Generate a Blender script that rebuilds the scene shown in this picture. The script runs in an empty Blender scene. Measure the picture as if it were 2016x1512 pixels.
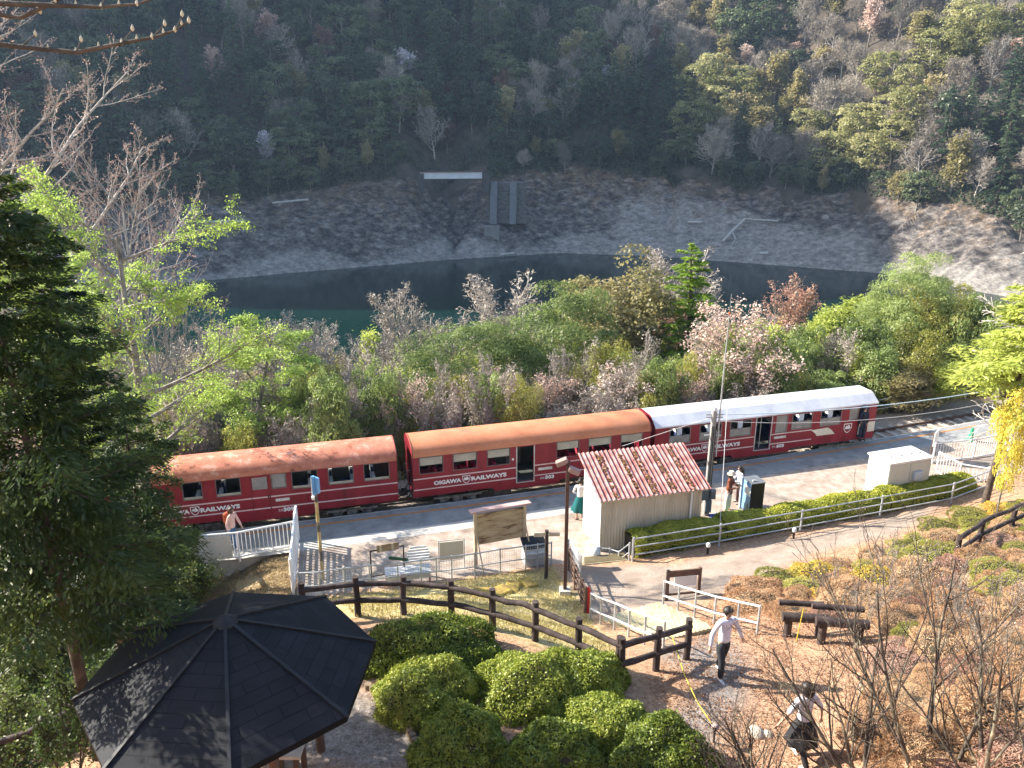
import bpy, bmesh, math, random
import numpy as np
from math import radians as R, sin, cos, pi, atan2, sqrt, hypot
from mathutils import Vector, Matrix, noise
# ---------------------------------------------------------------- camera, world, sun
sc = bpy.context.scene
COL = sc.collection
FPX, PITCH, CH = 1550.0, R(18.5), 14.0
cd = bpy.data.cameras.new('camera'); cam = bpy.data.objects.new('camera', cd); COL.objects.link(cam)
cam.location = (0, 0, CH); cam.rotation_euler = (R(90)-PITCH, 0, 0)
cd.sensor_width = 36; cd.lens = FPX/2016*36; cd.clip_start = .1; cd.clip_end = 3000
sc.camera = cam
SUN_EL, SUN_AZ = R(32), R(162)            # direction towards the sun, azimuth measured from +x
SD = Vector((cos(SUN_AZ)*cos(SUN_EL), sin(SUN_AZ)*cos(SUN_EL), sin(SUN_EL)))
w = bpy.data.worlds.new('World'); sc.world = w; w.use_nodes = True
nt = w.node_tree; nt.nodes.clear()
sky = nt.nodes.new('ShaderNodeTexSky'); sky.sky_type = 'NISHITA'; sky.sun_disc = False
sky.sun_elevation = SUN_EL; sky.sun_rotation = pi/2-SUN_AZ
bg = nt.nodes.new('ShaderNodeBackground'); bg.inputs[1].default_value = .11
ow = nt.nodes.new('ShaderNodeOutputWorld')
nt.links.new(sky.outputs[0], bg.inputs[0]); nt.links.new(bg.outputs[0], ow.inputs[0])
sl = bpy.data.lights.new('sun', 'SUN'); sl.energy = 5; sl.angle = R(.5); sl.color = (1, .93, .82)
so = bpy.data.objects.new('sun', sl); COL.objects.link(so)
so.rotation_euler = SD.to_track_quat('Z', 'Y').to_euler()
vs = sc.view_settings; vs.view_transform = 'Standard'; vs.look = 'None'; vs.gamma = 1; vs.exposure = 1.7; vs.use_curve_mapping = False
sc.render.engine = 'CYCLES'
cy = sc.cycles; cy.use_denoising = True; cy.max_bounces = 5; cy.diffuse_bounces = 2; cy.glossy_bounces = 2; cy.transmission_bounces = 3
cy.transparent_max_bounces = 6; cy.volume_bounces = 0; cy.use_adaptive_sampling = True; cy.adaptive_threshold = .02
cy.caustics_reflective = False; cy.caustics_refractive = False; cy.sample_clamp_indirect = 4
try: cy.denoiser = 'OPENIMAGEDENOISE'
except Exception: pass
# ---------------------------------------------------------------- projection helper (where things stand)
def ray(px, py):
    a = (px-1008)/FPX; b = (756-py)/FPX
    return np.array([a, cos(PITCH)+b*sin(PITCH), -sin(PITCH)+b*cos(PITCH)])
def at(px, py, z=0.):
    d = ray(px, py); t = (z-CH)/d[2]; return Vector((d[0]*t, d[1]*t, z))
def atD(px, py, D):
    d = ray(px, py); t = D/d[1]; return Vector((d[0]*t, D, CH+d[2]*t))
# ---------------------------------------------------------------- helpers
def tag(o, label=None, cat=None, group=None, kind=None):
    if label: o['label'] = label
    if cat: o['category'] = cat
    if group: o['group'] = group
    if kind: o['kind'] = kind
    return o
def thing(name, label, cat, loc=(0, 0, 0), rotz=0, group=None):
    o = bpy.data.objects.new(name, None); COL.objects.link(o); o.empty_display_size = .2
    o.location = loc; o.rotation_euler = (0, 0, rotz)
    return tag(o, label, cat, group)
class MB:
    def __init__(s): s.v = []; s.f = []; s.m = []; s.sm = []
    def add(s, vs, fs, m=0, smooth=False):
        b = len(s.v); s.v += [tuple(v) for v in vs]
        for f in fs: s.f.append(tuple(b+i for i in f)); s.m.append(m); s.sm.append(smooth)
        return s
    def box(s, c, d, rz=0, m=0, M=None):
        hx, hy, hz = d[0]/2, d[1]/2, d[2]/2; c = Vector(c)
        vs = [Vector((x, y, z)) for x in (-hx, hx) for y in (-hy, hy) for z in (-hz, hz)]
        if M is not None: vs = [M @ v for v in vs]
        if rz: q = Matrix.Rotation(rz, 3, 'Z'); vs = [q @ v for v in vs]
        return s.add([v+c for v in vs], [(0,1,3,2),(4,6,7,5),(0,4,5,1),(2,3,7,6),(0,2,6,4),(1,5,7,3)], m)
    def b2(s, x0, x1, y0, y1, z0, z1, m=0):
        return s.box(((x0+x1)/2, (y0+y1)/2, (z0+z1)/2), (abs(x1-x0), abs(y1-y0), abs(z1-z0)), 0, m)
    def beam(s, a, b, wd, h, m=0):
        a = Vector(a); b = Vector(b); d = b-a; L = d.length
        if L < 1e-6: return s
        M = d.to_track_quat('X', 'Z').to_matrix()
        return s.box((a+b)/2, (L, wd, h), 0, m, M)
    def tube(s, pts, rr, n=6, m=0, caps=True, smooth=True):
        pts = [Vector(p) for p in pts]
        if not hasattr(rr, '__len__'): rr = [rr]*len(pts)
        d0 = (pts[1]-pts[0]).normalized(); up = Vector((0, 0, 1)) if abs(d0.z) < .9 else Vector((1, 0, 0))
        vs = []
        for i, p in enumerate(pts):
            d = (pts[min(i+1, len(pts)-1)]-pts[max(i-1, 0)])
            d = d.normalized() if d.length > 1e-9 else d0
            a = up.cross(d)
            if a.length < 1e-4: a = Vector((0, 1, 0)).cross(d)
            a.normalize(); b = d.cross(a)
            for k in range(n):
                t = 2*pi*k/n; vs.append(p+(a*cos(t)+b*sin(t))*rr[i])
        fs = [(i*n+k, i*n+(k+1) % n, (i+1)*n+(k+1) % n, (i+1)*n+k) for i in range(len(pts)-1) for k in range(n)]
        s.add(vs, fs, m, smooth)
        if caps:
            s.add([vs[k] for k in range(n)][::-1], [tuple(range(n))], m)
            s.add([vs[(len(pts)-1)*n+k] for k in range(n)], [tuple(range(n))], m)
        return s
    def lathe(s, prof, n=16, c=(0, 0, 0), m=0, sx=1, sy=1):
        vs = [(c[0]+r*cos(2*pi*k/n)*sx, c[1]+r*sin(2*pi*k/n)*sy, c[2]+z) for r, z in prof for k in range(n)]
        fs = [(i*n+k, i*n+(k+1) % n, (i+1)*n+(k+1) % n, (i+1)*n+k) for i in range(len(prof)-1) for k in range(n)]
        s.add(vs, fs, m, True)
        s.add([vs[k] for k in range(n)][::-1], [tuple(range(n))], m); s.add(vs[-n:], [tuple(range(n))], m)
        return s
    def prism(s, poly, z0, z1, m=0):
        n = len(poly); vs = [(x, y, z0) for x, y in poly]+[(x, y, z1) for x, y in poly]
        return s.add(vs, [tuple(range(n))[::-1], tuple(range(n, 2*n))]+[(i, (i+1) % n, n+(i+1) % n, n+i) for i in range(n)], m)
    def build(s, name, mats, parent=None, w=False, bevel=0, loc=None):
        me = bpy.data.meshes.new(name)
        off = parent.location if (w and parent is not None) else Vector((0, 0, 0))
        if loc is not None: off = Vector(loc)
        me.from_pydata([(v[0]-off[0], v[1]-off[1], v[2]-off[2]) for v in s.v], [], s.f)
        if not isinstance(mats, (list, tuple)): mats = [mats]
        for q in mats: me.materials.append(q)
        me.polygons.foreach_set('material_index', s.m); me.polygons.foreach_set('use_smooth', s.sm)
        bm = bmesh.new(); bm.from_mesh(me); bmesh.ops.recalc_face_normals(bm, faces=bm.faces); bm.to_mesh(me); bm.free()
        o = bpy.data.objects.new(name, me); COL.objects.link(o)
        if loc is not None: o.location = loc
        if parent is not None: o.parent = parent
        if bevel:
            b = o.modifiers.new('bevel', 'BEVEL'); b.width = bevel; b.segments = 2; b.limit_method = 'ANGLE'
        return o
def np_mesh(name, V, F, mats, midx=None, smooth=False):
    V = np.asarray(V, 'f'); F = np.asarray(F, 'i'); me = bpy.data.meshes.new(name); k = F.shape[1]
    me.vertices.add(len(V)); me.vertices.foreach_set('co', V.ravel())
    me.loops.add(F.size); me.loops.foreach_set('vertex_index', F.ravel())
    me.polygons.add(len(F)); me.polygons.foreach_set('loop_start', np.arange(0, F.size, k, dtype='i'))
    for q in (mats if isinstance(mats, (list, tuple)) else [mats]): me.materials.append(q)
    if midx is not None: me.polygons.foreach_set('material_index', np.asarray(midx, 'i'))
    me.polygons.foreach_set('use_smooth', np.full(len(F), smooth))
    me.update(calc_edges=True); me.validate()
    return me
def obj(name, me, parent=None, loc=None):
    o = bpy.data.objects.new(name, me); COL.objects.link(o)
    if loc is not None: o.location = loc
    if parent is not None: o.parent = parent
    return o
def kids(o): return [c for c in o.children]
def copy_tree(o, parent=None):
    ch = kids(o); c = o.copy(); COL.objects.link(c); c.parent = parent
    for k in ch: copy_tree(k, c)
    return c
# ---------------------------------------------------------------- materials
MATS = {}
def ramp(nt, fac, cols, pos=None):
    r = nt.nodes.new('ShaderNodeValToRGB'); e = r.color_ramp.elements
    n = len(cols); pos = pos or [i/(n-1) for i in range(n)]
    while len(e) < n: e.new(.5)
    for i, c in enumerate(cols): e[i].position = pos[i]; e[i].color = (*c, 1)
    nt.links.new(fac, r.inputs[0]); return r.outputs[0]
def mat(name, cols=None, scale=3., rough=.8, bump=0., bscale=None, metal=0., pos=None, detail=6, coord='Object', spec=.4, stretch=None, bdist=.02):
    if name in MATS: return MATS[name]
    m = bpy.data.materials.new(name); m.use_nodes = True; nt = m.node_tree; b = nt.nodes['Principled BSDF']
    if cols is None: raise KeyError(name)
    tc = nt.nodes.new('ShaderNodeTexCoord'); src = tc.outputs[coord]
    if stretch:
        mp = nt.nodes.new('ShaderNodeMapping'); mp.inputs['Scale'].default_value = stretch; nt.links.new(src, mp.inputs[0]); src = mp.outputs[0]
    n = nt.nodes.new('ShaderNodeTexNoise'); n.inputs['Scale'].default_value = scale; n.inputs['Detail'].default_value = detail; n.inputs['Roughness'].default_value = .65
    nt.links.new(src, n.inputs['Vector'])
    k = len(cols); pos = pos or [.32+.36*i/(k-1) for i in range(k)]
    nt.links.new(ramp(nt, n.outputs[0], cols, pos), b.inputs['Base Color'])
    b.inputs['Roughness'].default_value = rough; b.inputs['Metallic'].default_value = metal; b.inputs['Specular IOR Level'].default_value = spec
    if bump:
        n2 = nt.nodes.new('ShaderNodeTexNoise'); n2.inputs['Scale'].default_value = bscale or scale*6; n2.inputs['Detail'].default_value = 5
        nt.links.new(src, n2.inputs['Vector'])
        bp = nt.nodes.new('ShaderNodeBump'); bp.inputs['Strength'].default_value = bump; bp.inputs['Distance'].default_value = bdist
        nt.links.new(n2.outputs[0], bp.inputs['Height']); nt.links.new(bp.outputs[0], b.inputs['Normal'])
    MATS[name] = m; return m
def leafmat(name, cols=None, scale=1.2, trans=.58, rnd=.5):
    """foliage: colour varies from clump to clump and from plant to plant; lets light through"""
    if name in MATS: return MATS[name]
    m = bpy.data.materials.new(name); m.use_nodes = True; nt = m.node_tree; nt.nodes.clear()
    g = nt.nodes.new('ShaderNodeNewGeometry'); oi = nt.nodes.new('ShaderNodeObjectInfo')
    n = nt.nodes.new('ShaderNodeTexNoise'); n.inputs['Scale'].default_value = scale; n.inputs['Detail'].default_value = 7; n.inputs['Roughness'].default_value = .75
    nt.links.new(g.outputs['Position'], n.inputs['Vector'])
    a = nt.nodes.new('ShaderNodeMath'); a.operation = 'MULTIPLY_ADD'; a.inputs[1].default_value = rnd*.5; a.inputs[2].default_value = -rnd*.25
    nt.links.new(oi.outputs['Random'], a.inputs[0])
    ad = nt.nodes.new('ShaderNodeMath'); ad.operation = 'ADD'; nt.links.new(a.outputs[0], ad.inputs[0]); nt.links.new(n.outputs[0], ad.inputs[1])
    k = len(cols); c = ramp(nt, ad.outputs[0], cols, [.28+.44*i/(k-1) for i in range(k)])
    d = nt.nodes.new('ShaderNodeBsdfDiffuse'); t = nt.nodes.new('ShaderNodeBsdfTranslucent'); mx = nt.nodes.new('ShaderNodeMixShader')
    mx.inputs[0].default_value = trans; nt.links.new(c, d.inputs[0]); nt.links.new(c, t.inputs[0])
    nt.links.new(d.outputs[0], mx.inputs[1]); nt.links.new(t.outputs[0], mx.inputs[2])
    gl = nt.nodes.new('ShaderNodeBsdfGlossy'); gl.inputs['Roughness'].default_value = .45; gl.inputs[0].default_value = (.5, .5, .45, 1)
    m2 = nt.nodes.new('ShaderNodeMixShader'); m2.inputs[0].default_value = .05
    nt.links.new(mx.outputs[0], m2.inputs[1]); nt.links.new(gl.outputs[0], m2.inputs[2])
    o = nt.nodes.new('ShaderNodeOutputMaterial'); nt.links.new(m2.outputs[0], o.inputs[0])
    MATS[name] = m; return m
# ---------------------------------------------------------------- terrain
def yo(x):                                   # the orange safety line along the platform
    return 27.62+.3*x+.0022*x*x
CP = [(590,1180,.05),(700,1165,.1),(850,1150,.1),(1000,1132,.1),(1090,1115,.05),(800,1182,.5),(640,1190,.5),
 (1000,1162,.5),(1110,1172,.7),(1090,1202,1.1),(1000,1200,1.2),(1160,1225,1.3),(1180,1260,2.0),(900,1175,.7),
 (705,1205,3.2),(600,1205,3.2),(890,1220,3.3),(970,1238,3.3),(1053,1262,3.3),(1137,1297,3.3),(1217,1335,3.3),(1350,1300,3.05),(1290,1320,3.2),
 (900,1350,3.3),(1000,1500,3.4),(700,1500,3.3),(440,1512,3.3),(300,1512,3.2),(150,1512,2.9),(400,1330,3.2),(600,1300,3.3),
 (1415,1330,3.2),(1575,1500,3.3),(1350,1450,3.3),(1500,1400,3.2),(1200,1500,3.3),
 (1400,1290,2.85),(1300,1250,2.2),(1200,1215,1.5),(1250,1232,1.85),
 (1130,1110,.05),(1200,1112,.1),(1250,1150,.6),(1300,1190,1.1),(1400,1120,.6),(1500,1085,.5),(1600,1065,.5),(1700,1045,.5),(1240,1100,.1),(1415,1080,.25),(1575,1050,.25),(1730,1018,.25),(1875,990,.3),
 (1450,1200,1.8),(1550,1180,1.9),(1600,1250,2.8),(1700,1270,3.1),(1650,1150,1.6),(1750,1150,2.1),(1800,1090,1.4),(1850,1040,.8),(1900,1020,.8),(2000,985,.9),
 (1950,1080,2.2),(2016,1120,3.1),(1900,1200,3.5),(2000,1300,4.5),(1800,1350,3.9),(1800,1500,4.3),(2000,1500,5.2),(1650,1450,3.5),(1600,1350,3.3),
 (520,1115,-.15),(550,1165,0),(480,1160,-.5),(400,1125,-1.1),(330,1180,-1.4),(300,1250,-1),(200,1200,-2),(100,1300,-1),(40,1400,.4),(120,1490,2.3),(0,1512,1.6),(0,1200,-3),(250,1290,.4)]
cw = [tuple(at(a, b, c)) for a, b, c in CP]
cw += [(x, -3, 12.3) for x in (-14, 0, 14)]+[(x, 2, 9) for x in (-12, 0, 12)]+[(x, 6, 5) for x in (-10, -3, 4)]+[(11, 6, 7),
      (-30, 8, -1), (-30, 20, -3.5), (-45, 20, -5), (35, 12, 8), (35, 22, 4), (40, 30, 2), (22, 30, .3), (30, 32, .6), (-13, 23.0, -1.5), (-18, 22, -2.2)]
cw += [(x, yo(x)-1.2, -.05) for x in (-18, -12, -6, 0, 6, 12, 18, 24)]+[(x, yo(x)-3.6, -.05) for x in (-4, 0, 4, 8, 12, 16)]
cw = np.array(cw)
def _k(r2): return r2*np.log(r2+1e-9)*.5
_n = len(cw); _d2 = ((cw[:, None, :2]-cw[None, :, :2])**2).sum(-1)
_A = np.zeros((_n+3, _n+3)); _A[:_n, :_n] = _k(_d2)+np.eye(_n)*.6
_A[:_n, _n] = 1; _A[:_n, _n+1:] = cw[:, :2]; _A[_n, :_n] = 1; _A[_n+1:, :_n] = cw[:, :2].T
_W = np.linalg.solve(_A, np.concatenate([cw[:, 2], [0, 0, 0]]))
def tps(x, y):
    x = np.clip(x, -45, 42); y = np.clip(y, -6, 40)
    out = np.full(x.shape, _W[_n])+_W[_n+1]*x+_W[_n+2]*y
    for i in range(_n): out = out+_W[i]*_k((x-cw[i, 0])**2+(y-cw[i, 1])**2)
    return out
def sst(a, b, x):
    t = np.clip((x-a)/(b-a), 0, 1); return t*t*(3-2*t)
SLAB_L = [at(200, 1140), at(330, 1116), at(586, 1078), at(584, 1180)]          # front edge of the platform, left to right
SLAB_R = [at(1092, 1112), at(1130, 1113), at(1205, 1112), at(1235, 1092), at(1575, 1032), at(1875, 970), at(1960, 945), at(2100, 925)]
FRONT = [(p.x, p.y) for p in SLAB_L+SLAB_R]
_fx = np.array([p[0] for p in FRONT]); _fy = np.array([p[1] for p in FRONT])
_o = np.argsort(_fx, kind='stable')
def yfront(x): return np.interp(x, _fx[_o], _fy[_o])
def h(x, y):
    x = np.asarray(x, float); y = np.asarray(y, float); u = y-yo(x)
    z = tps(x, y)
    under = (u < .55) & (y > yfront(x)+.02)
    z = np.where(under & (x > -15.5), -.35, z)
    bed = -.52+0*x
    z = np.where(u > .55, bed, z)
    dn = u-4.0
    z = np.where(dn > 0, -.52-.28*np.minimum(dn, 4)-.47*np.clip(dn-4, 0, 50)-.1*np.clip(dn-54, 0, 30), z)
    return z
def h1(x, y): return float(h(np.array([x]), np.array([y]))[0])
_hg = {}
def gp(px, py):
    """the spot on the ground seen in this direction"""
    d = ray(px, py); t = np.linspace(5, 90, 1200); z = h(d[0]*t, d[1]*t); c = CH+d[2]*t
    i = int(np.argmax(c < z)); a, b = (c-z)[i-1], (c-z)[i]; tt = t[i-1]+(t[i]-t[i-1])*a/(a-b)
    x, y = d[0]*tt, d[1]*tt
    return Vector((x, y, h1(x, y)))
def poly_in(P, X, Y):
    ins = np.zeros(X.shape, bool); n = len(P)
    for i in range(n):
        x1, y1 = P[i]; x2, y2 = P[(i+1) % n]
        c = ((y1 > Y) != (y2 > Y)) & (X < (x2-x1)*(Y-y1)/((y2-y1) if y2 != y1 else 1e-9)+x1)
        ins ^= c
    return ins
xs = np.concatenate([np.arange(-70, -14, 1.4), np.arange(-14, 23, .16), np.arange(23, 110, 1.6)])
ys = np.concatenate([np.arange(-14, 7, .7), np.arange(7, 36, .16), np.arange(36, 110, 1.2)])
X, Y = np.meshgrid(xs, ys); Z = h(X, Y)
nz = np.array([noise.noise(Vector((a*.9, b*.9, 0)))*.06+noise.noise(Vector((a*3.1, b*3.1, 3)))*.025 for a, b in zip(X.ravel(), Y.ravel())]).reshape(X.shape)
Z = Z+np.where(Z > -.34, nz, nz*.3)
def zone(pts, soft=1):
    P = [tuple(gp(*p)[:2]) for p in pts]
    m = poly_in(P, X+nz*3, Y+nz*3).astype(float)
    for _ in range(soft): m = (m+np.roll(m, 1, 0)+np.roll(m, -1, 0)+np.roll(m, 1, 1)+np.roll(m, -1, 1))/5
    return m
z_path = zone([(1115,1120),(1240,1112),(1330,1112),(1450,1085),(1700,1028),(1860,990),(1760,1055),(1600,1090),(1520,1125),(1440,1165),(1330,1190),(1300,1200),(1160,1212),(1140,1190)], 2)
z_grav = zone([(1290,1275),(1400,1250),(1475,1290),(1470,1360),(1420,1450),(1390,1512),(1180,1512),(1290,1420),(1400,1360),(1300,1300)], 3)
z_grav = np.maximum(z_grav, zone([(705,1345),(830,1400),(850,1512),(520,1512),(600,1400)], 3))
z_lawn = zone([(560,1190),(1095,1118),(1150,1195),(1180,1250),(1235,1330),(1100,1280),(900,1225),(700,1215),(600,1225)], 2)
z_dry = zone([(430,1110),(592,1085),(592,1180),(430,1190),(410,1150)], 2)
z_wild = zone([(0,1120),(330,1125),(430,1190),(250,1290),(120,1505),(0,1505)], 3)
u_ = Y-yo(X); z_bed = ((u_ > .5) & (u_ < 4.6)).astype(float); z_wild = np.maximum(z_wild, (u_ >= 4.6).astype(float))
def grid_mesh(name, X, Y, Z, mats, smooth=True):
    ny, nx = X.shape; V = np.stack([X.ravel(), Y.ravel(), Z.ravel()], 1)
    i = np.arange(ny*nx).reshape(ny, nx); F = np.stack([i[:-1, :-1].ravel(), i[:-1, 1:].ravel(), i[1:, 1:].ravel(), i[1:, :-1].ravel()], 1)
    return np_mesh(name, V, F, mats, smooth=smooth)
def ground_mat():
    m = bpy.data.materials.new('ground_soil'); m.use_nodes = True; nt = m.node_tree; b = nt.nodes['Principled BSDF']; b.inputs['Roughness'].default_value = .95; b.inputs['Specular IOR Level'].default_value = .1
    tc = nt.nodes.new('ShaderNodeTexCoord')
    def no(s, d=6, r=.65):
        n = nt.nodes.new('ShaderNodeTexNoise'); n.inputs['Scale'].default_value = s; n.inputs['Detail'].default_value = d; n.inputs['Roughness'].default_value = r
        nt.links.new(tc.outputs['Object'], n.inputs['Vector']); return n.outputs[0]
    n1, n2, n3 = no(1.3), no(9, 5), no(28, 4, .8)
    def mixn(a, bb, f):
        x = nt.nodes.new('ShaderNodeMath'); x.operation = 'MULTIPLY_ADD'; x.inputs[1].default_value = f; nt.links.new(a, x.inputs[0])
        y = nt.nodes.new('ShaderNodeMath'); y.operation = 'MULTIPLY'; y.inputs[1].default_value = 1-f; nt.links.new(bb, y.inputs[0]); nt.links.new(y.outputs[0], x.inputs[2]); return x.outputs[0]
    f = mixn(n1, n3, .45); f2 = mixn(n2, n3, .5)
    P4 = [.36, .46, .54, .64]
    cols = {
     'litter': ramp(nt, f2, [(.16,.085,.052),(.35,.205,.125),(.46,.295,.185),(.54,.39,.27)], P4),
     'path': ramp(nt, f, [(.20,.15,.115),(.30,.235,.185),(.36,.29,.235),(.42,.35,.29)], P4),
     'gravel': ramp(nt, f2, [(.09,.075,.065),(.22,.19,.165),(.32,.28,.25),(.48,.44,.40)], P4),
     'lawn': ramp(nt, f2, [(.18,.17,.05),(.40,.33,.14),(.56,.46,.24),(.62,.52,.32)], P4),
     'dry': ramp(nt, f2, [(.20,.13,.06),(.36,.26,.14),(.44,.33,.19),(.5,.38,.22)], P4),
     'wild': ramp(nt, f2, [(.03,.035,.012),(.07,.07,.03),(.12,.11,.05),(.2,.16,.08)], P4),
     'bed': ramp(nt, f2, [(.10,.085,.07),(.28,.23,.19),(.38,.31,.25),(.5,.43,.35)], P4)}
    cur = cols['litter']
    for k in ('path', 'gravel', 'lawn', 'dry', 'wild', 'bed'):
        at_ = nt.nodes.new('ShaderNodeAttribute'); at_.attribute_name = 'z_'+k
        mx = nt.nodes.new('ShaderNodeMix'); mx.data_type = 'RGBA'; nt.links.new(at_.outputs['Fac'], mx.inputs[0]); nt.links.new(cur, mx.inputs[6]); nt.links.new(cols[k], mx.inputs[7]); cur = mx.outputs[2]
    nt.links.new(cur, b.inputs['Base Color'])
    bp = nt.nodes.new('ShaderNodeBump'); bp.inputs['Strength'].default_value = .9; bp.inputs['Distance'].default_value = .06
    nt.links.new(f2, bp.inputs['Height']); nt.links.new(bp.outputs[0], b.inputs['Normal'])
    return m
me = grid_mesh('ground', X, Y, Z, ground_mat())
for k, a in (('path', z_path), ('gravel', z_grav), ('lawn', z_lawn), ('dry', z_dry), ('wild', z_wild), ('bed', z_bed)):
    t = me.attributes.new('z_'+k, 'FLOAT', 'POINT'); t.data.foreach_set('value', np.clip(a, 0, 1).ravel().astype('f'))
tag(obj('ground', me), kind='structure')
# platform slab with its asphalt, concrete strip and painted line
def strip(name, u0, u1, x0, x1, z, mats, thick=0, step=.6):
    mb = MB(); n = int((x1-x0)/step)+1
    for i in range(n):
        a = x0+(x1-x0)*i/n; b = x0+(x1-x0)*(i+1)/n
        P = [(a, yo(a)+u0), (b, yo(b)+u0), (b, yo(b)+u1), (a, yo(a)+u1)]
        mb.add([(p[0], p[1], z) for p in P], [(0, 1, 2, 3)])
    return mb.build(name, mats)
mb = MB(); xa = np.concatenate([np.arange(-15.6, 26, .5), _fx[_fx > -15.6]+.001, _fx[_fx > -15.6]-.001]); xa = np.unique(xa[xa < 26])
top = [(x, float(yo(x)+.5)) for x in xa]; bot = [(x, float(yfront(x))) for x in xa]
for i in range(len(xa)-1):
    q = [bot[i], bot[i+1], top[i+1], top[i]]
    nn = max(2, int((q[3][1]-q[0][1])/.5))
    mb.add([(x, y, 0) for x, y in q], [(0, 1, 2, 3)], 0)
    for e0, e1 in ((q[0], q[1]), (q[3], q[2])):
        mb.add([(*e0, -.7), (*e1, -.7), (*e1, 0), (*e0, 0)], [(0, 1, 2, 3)], 1)
q = [bot[0], top[0]]; mb.add([(*q[0], -.7), (*q[1], -.7), (*q[1], 0), (*q[0], 0)], [(0, 1, 2, 3)], 1)
asph = mat('pavement_tan', [(.20,.15,.115),(.31,.245,.195),(.375,.305,.25),(.50,.44,.38)], 2.2, .95, .7, 45, pos=[.3,.45,.56,.72], detail=12, bdist=.01)
asg = mat('asphalt_grey', [(.17,.17,.17),(.25,.25,.245),(.32,.315,.305)], 1.6, .9, .5, 60, detail=12, bdist=.01)
conc = mat('concrete', [(.34,.32,.29),(.46,.44,.40),(.54,.52,.48)], 1.5, .9, .3, 30, detail=10)
tag(mb.build('platform', [asph, conc]), kind='structure')
tag(strip('platform_asphalt', -1.15, .42, -15.5, 25.5, .004, asg), kind='structure')
tag(strip('platform_concrete_strip', -1.78, -1.153, -15.5, 3.2, .004, conc), kind='structure')
tag(strip('platform_edge_stones', .425, .5, -15.5, 25.5, .004, conc), kind='structure')
tag(strip('safety_line', -.05, .07, -9.5, 22.5, .009, mat('orange_paint', [(.24,.22,.2),(.48,.2,.06),(.55,.22,.05)], 5, .8, pos=[.3,.44,.7], detail=8)), kind='structure')
# ---------------------------------------------------------------- far shore and lake
_sx = [-260,-160,-110,-72,-49,-14,12.7,39,62,88,97,110,130,170,230,320]; _sy = [70,125,152,173,185.5,203.6,213.5,207.6,196,183,164,142,122,102,85,60]
def ysh(x): return np.interp(x, _sx, _sy)
def ztl(x): return np.interp(x, [-160,-60,-25,30,80,120,200], [-4,-5,0,0,-5,-4,-2])
def farz(X, Y):
    s = ysh(X); d = (Y-s)*np.interp(X, [-72,0,60,91,135,170], [.9,1,.95,.85,.6,.55]); zt = ztl(X); dt = 22.
    z = np.where(d < dt, -20+(zt+20)*(np.clip(d, -30, dt)/dt), zt+1.0*np.clip((d-dt)/5, 0, 1)*0+(d-dt)*.78)
    z = z+np.interp(X, [-200,-60,60,140,220], [10,4,0,8,30])*sst(25, 110, d)
    gx = -13.3-4*np.clip(d, 0, 40)/20; gw = np.clip(1.4+.4*np.clip(d-3, 0, 40), 1.4, 7.5)
    z = z-8*np.exp(-((X-gx)/gw)**2)*sst(3, 16, d)*(1-.6*sst(40, 110, d))-1.8*np.exp(-((X-gx+1.5*np.sin(d*.5))/.9)**2)*sst(.5, 3, d)
    gx2 = 108+d*.12; z = z-4*np.exp(-((X-gx2)/3.5)**2)*sst(2, 14, d)
    gx3 = 40+d*.25; z = z-2*np.exp(-((X-gx3)/1.6)**2)*sst(6, 14, d)
    return z
def silt(x, d):
    a = sst(22, 34, x)*(1-sst(80, 96, x))*(1-sst(12, 19, d+3*np.sin(x*.11)+(x-55)**2*.004)); b = (1-sst(1.5, 6, d+2*np.sin(x*.17+1)))*.8; c = sst(98, 112, x)*(1-sst(9, 15, d))
    return np.clip(np.maximum(np.maximum(a, b), c), 0, 1)
def far_grid(name, xs, d0, d1, dn, mats, amp, fq, ridg):
    ds = np.linspace(d0, d1, dn); XX, DD = np.meshgrid(xs, ds)
    k = np.interp(XX, [-72,0,60,91,135,170], [.9,1,.95,.85,.6,.55]); YY = ysh(XX)+DD/k; ZZ = farz(XX, YY)
    v = []
    for a, b, c in zip(XX.ravel(), YY.ravel(), DD.ravel()):
        p = Vector((a*fq*.6+b*fq*.35, b*fq, 1.7)); g = 1 if c > 1.5 else max(0, c/1.5); g *= max(.15, min(1, (23.5-c)/5)) if ridg else 1
        if ridg: q = float(silt(a, c)); v.append(g*((1-.88*q)*amp*(noise.ridged_multi_fractal(p, 1.0, 2.1, 5, 1.0, 2.0)-1.1)+(1-q)*1.3*noise.noise(Vector((a*.05, c*.09, 3)))+q*.12*noise.noise(Vector((a*.5, c*1.6, 3)))))
        else: v.append(g*noise.noise(p)*1.5-2.*(1-min(1, max(0, (c-19)/5))))
    ZZ = ZZ+np.array(v).reshape(XX.shape)
    me = grid_mesh(name, XX, YY, ZZ, mats, smooth=not ridg)
    if ridg: t = me.attributes.new('silt', 'FLOAT', 'POINT'); t.data.foreach_set('value', silt(XX, DD).ravel().astype('f'))
    return me
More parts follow.
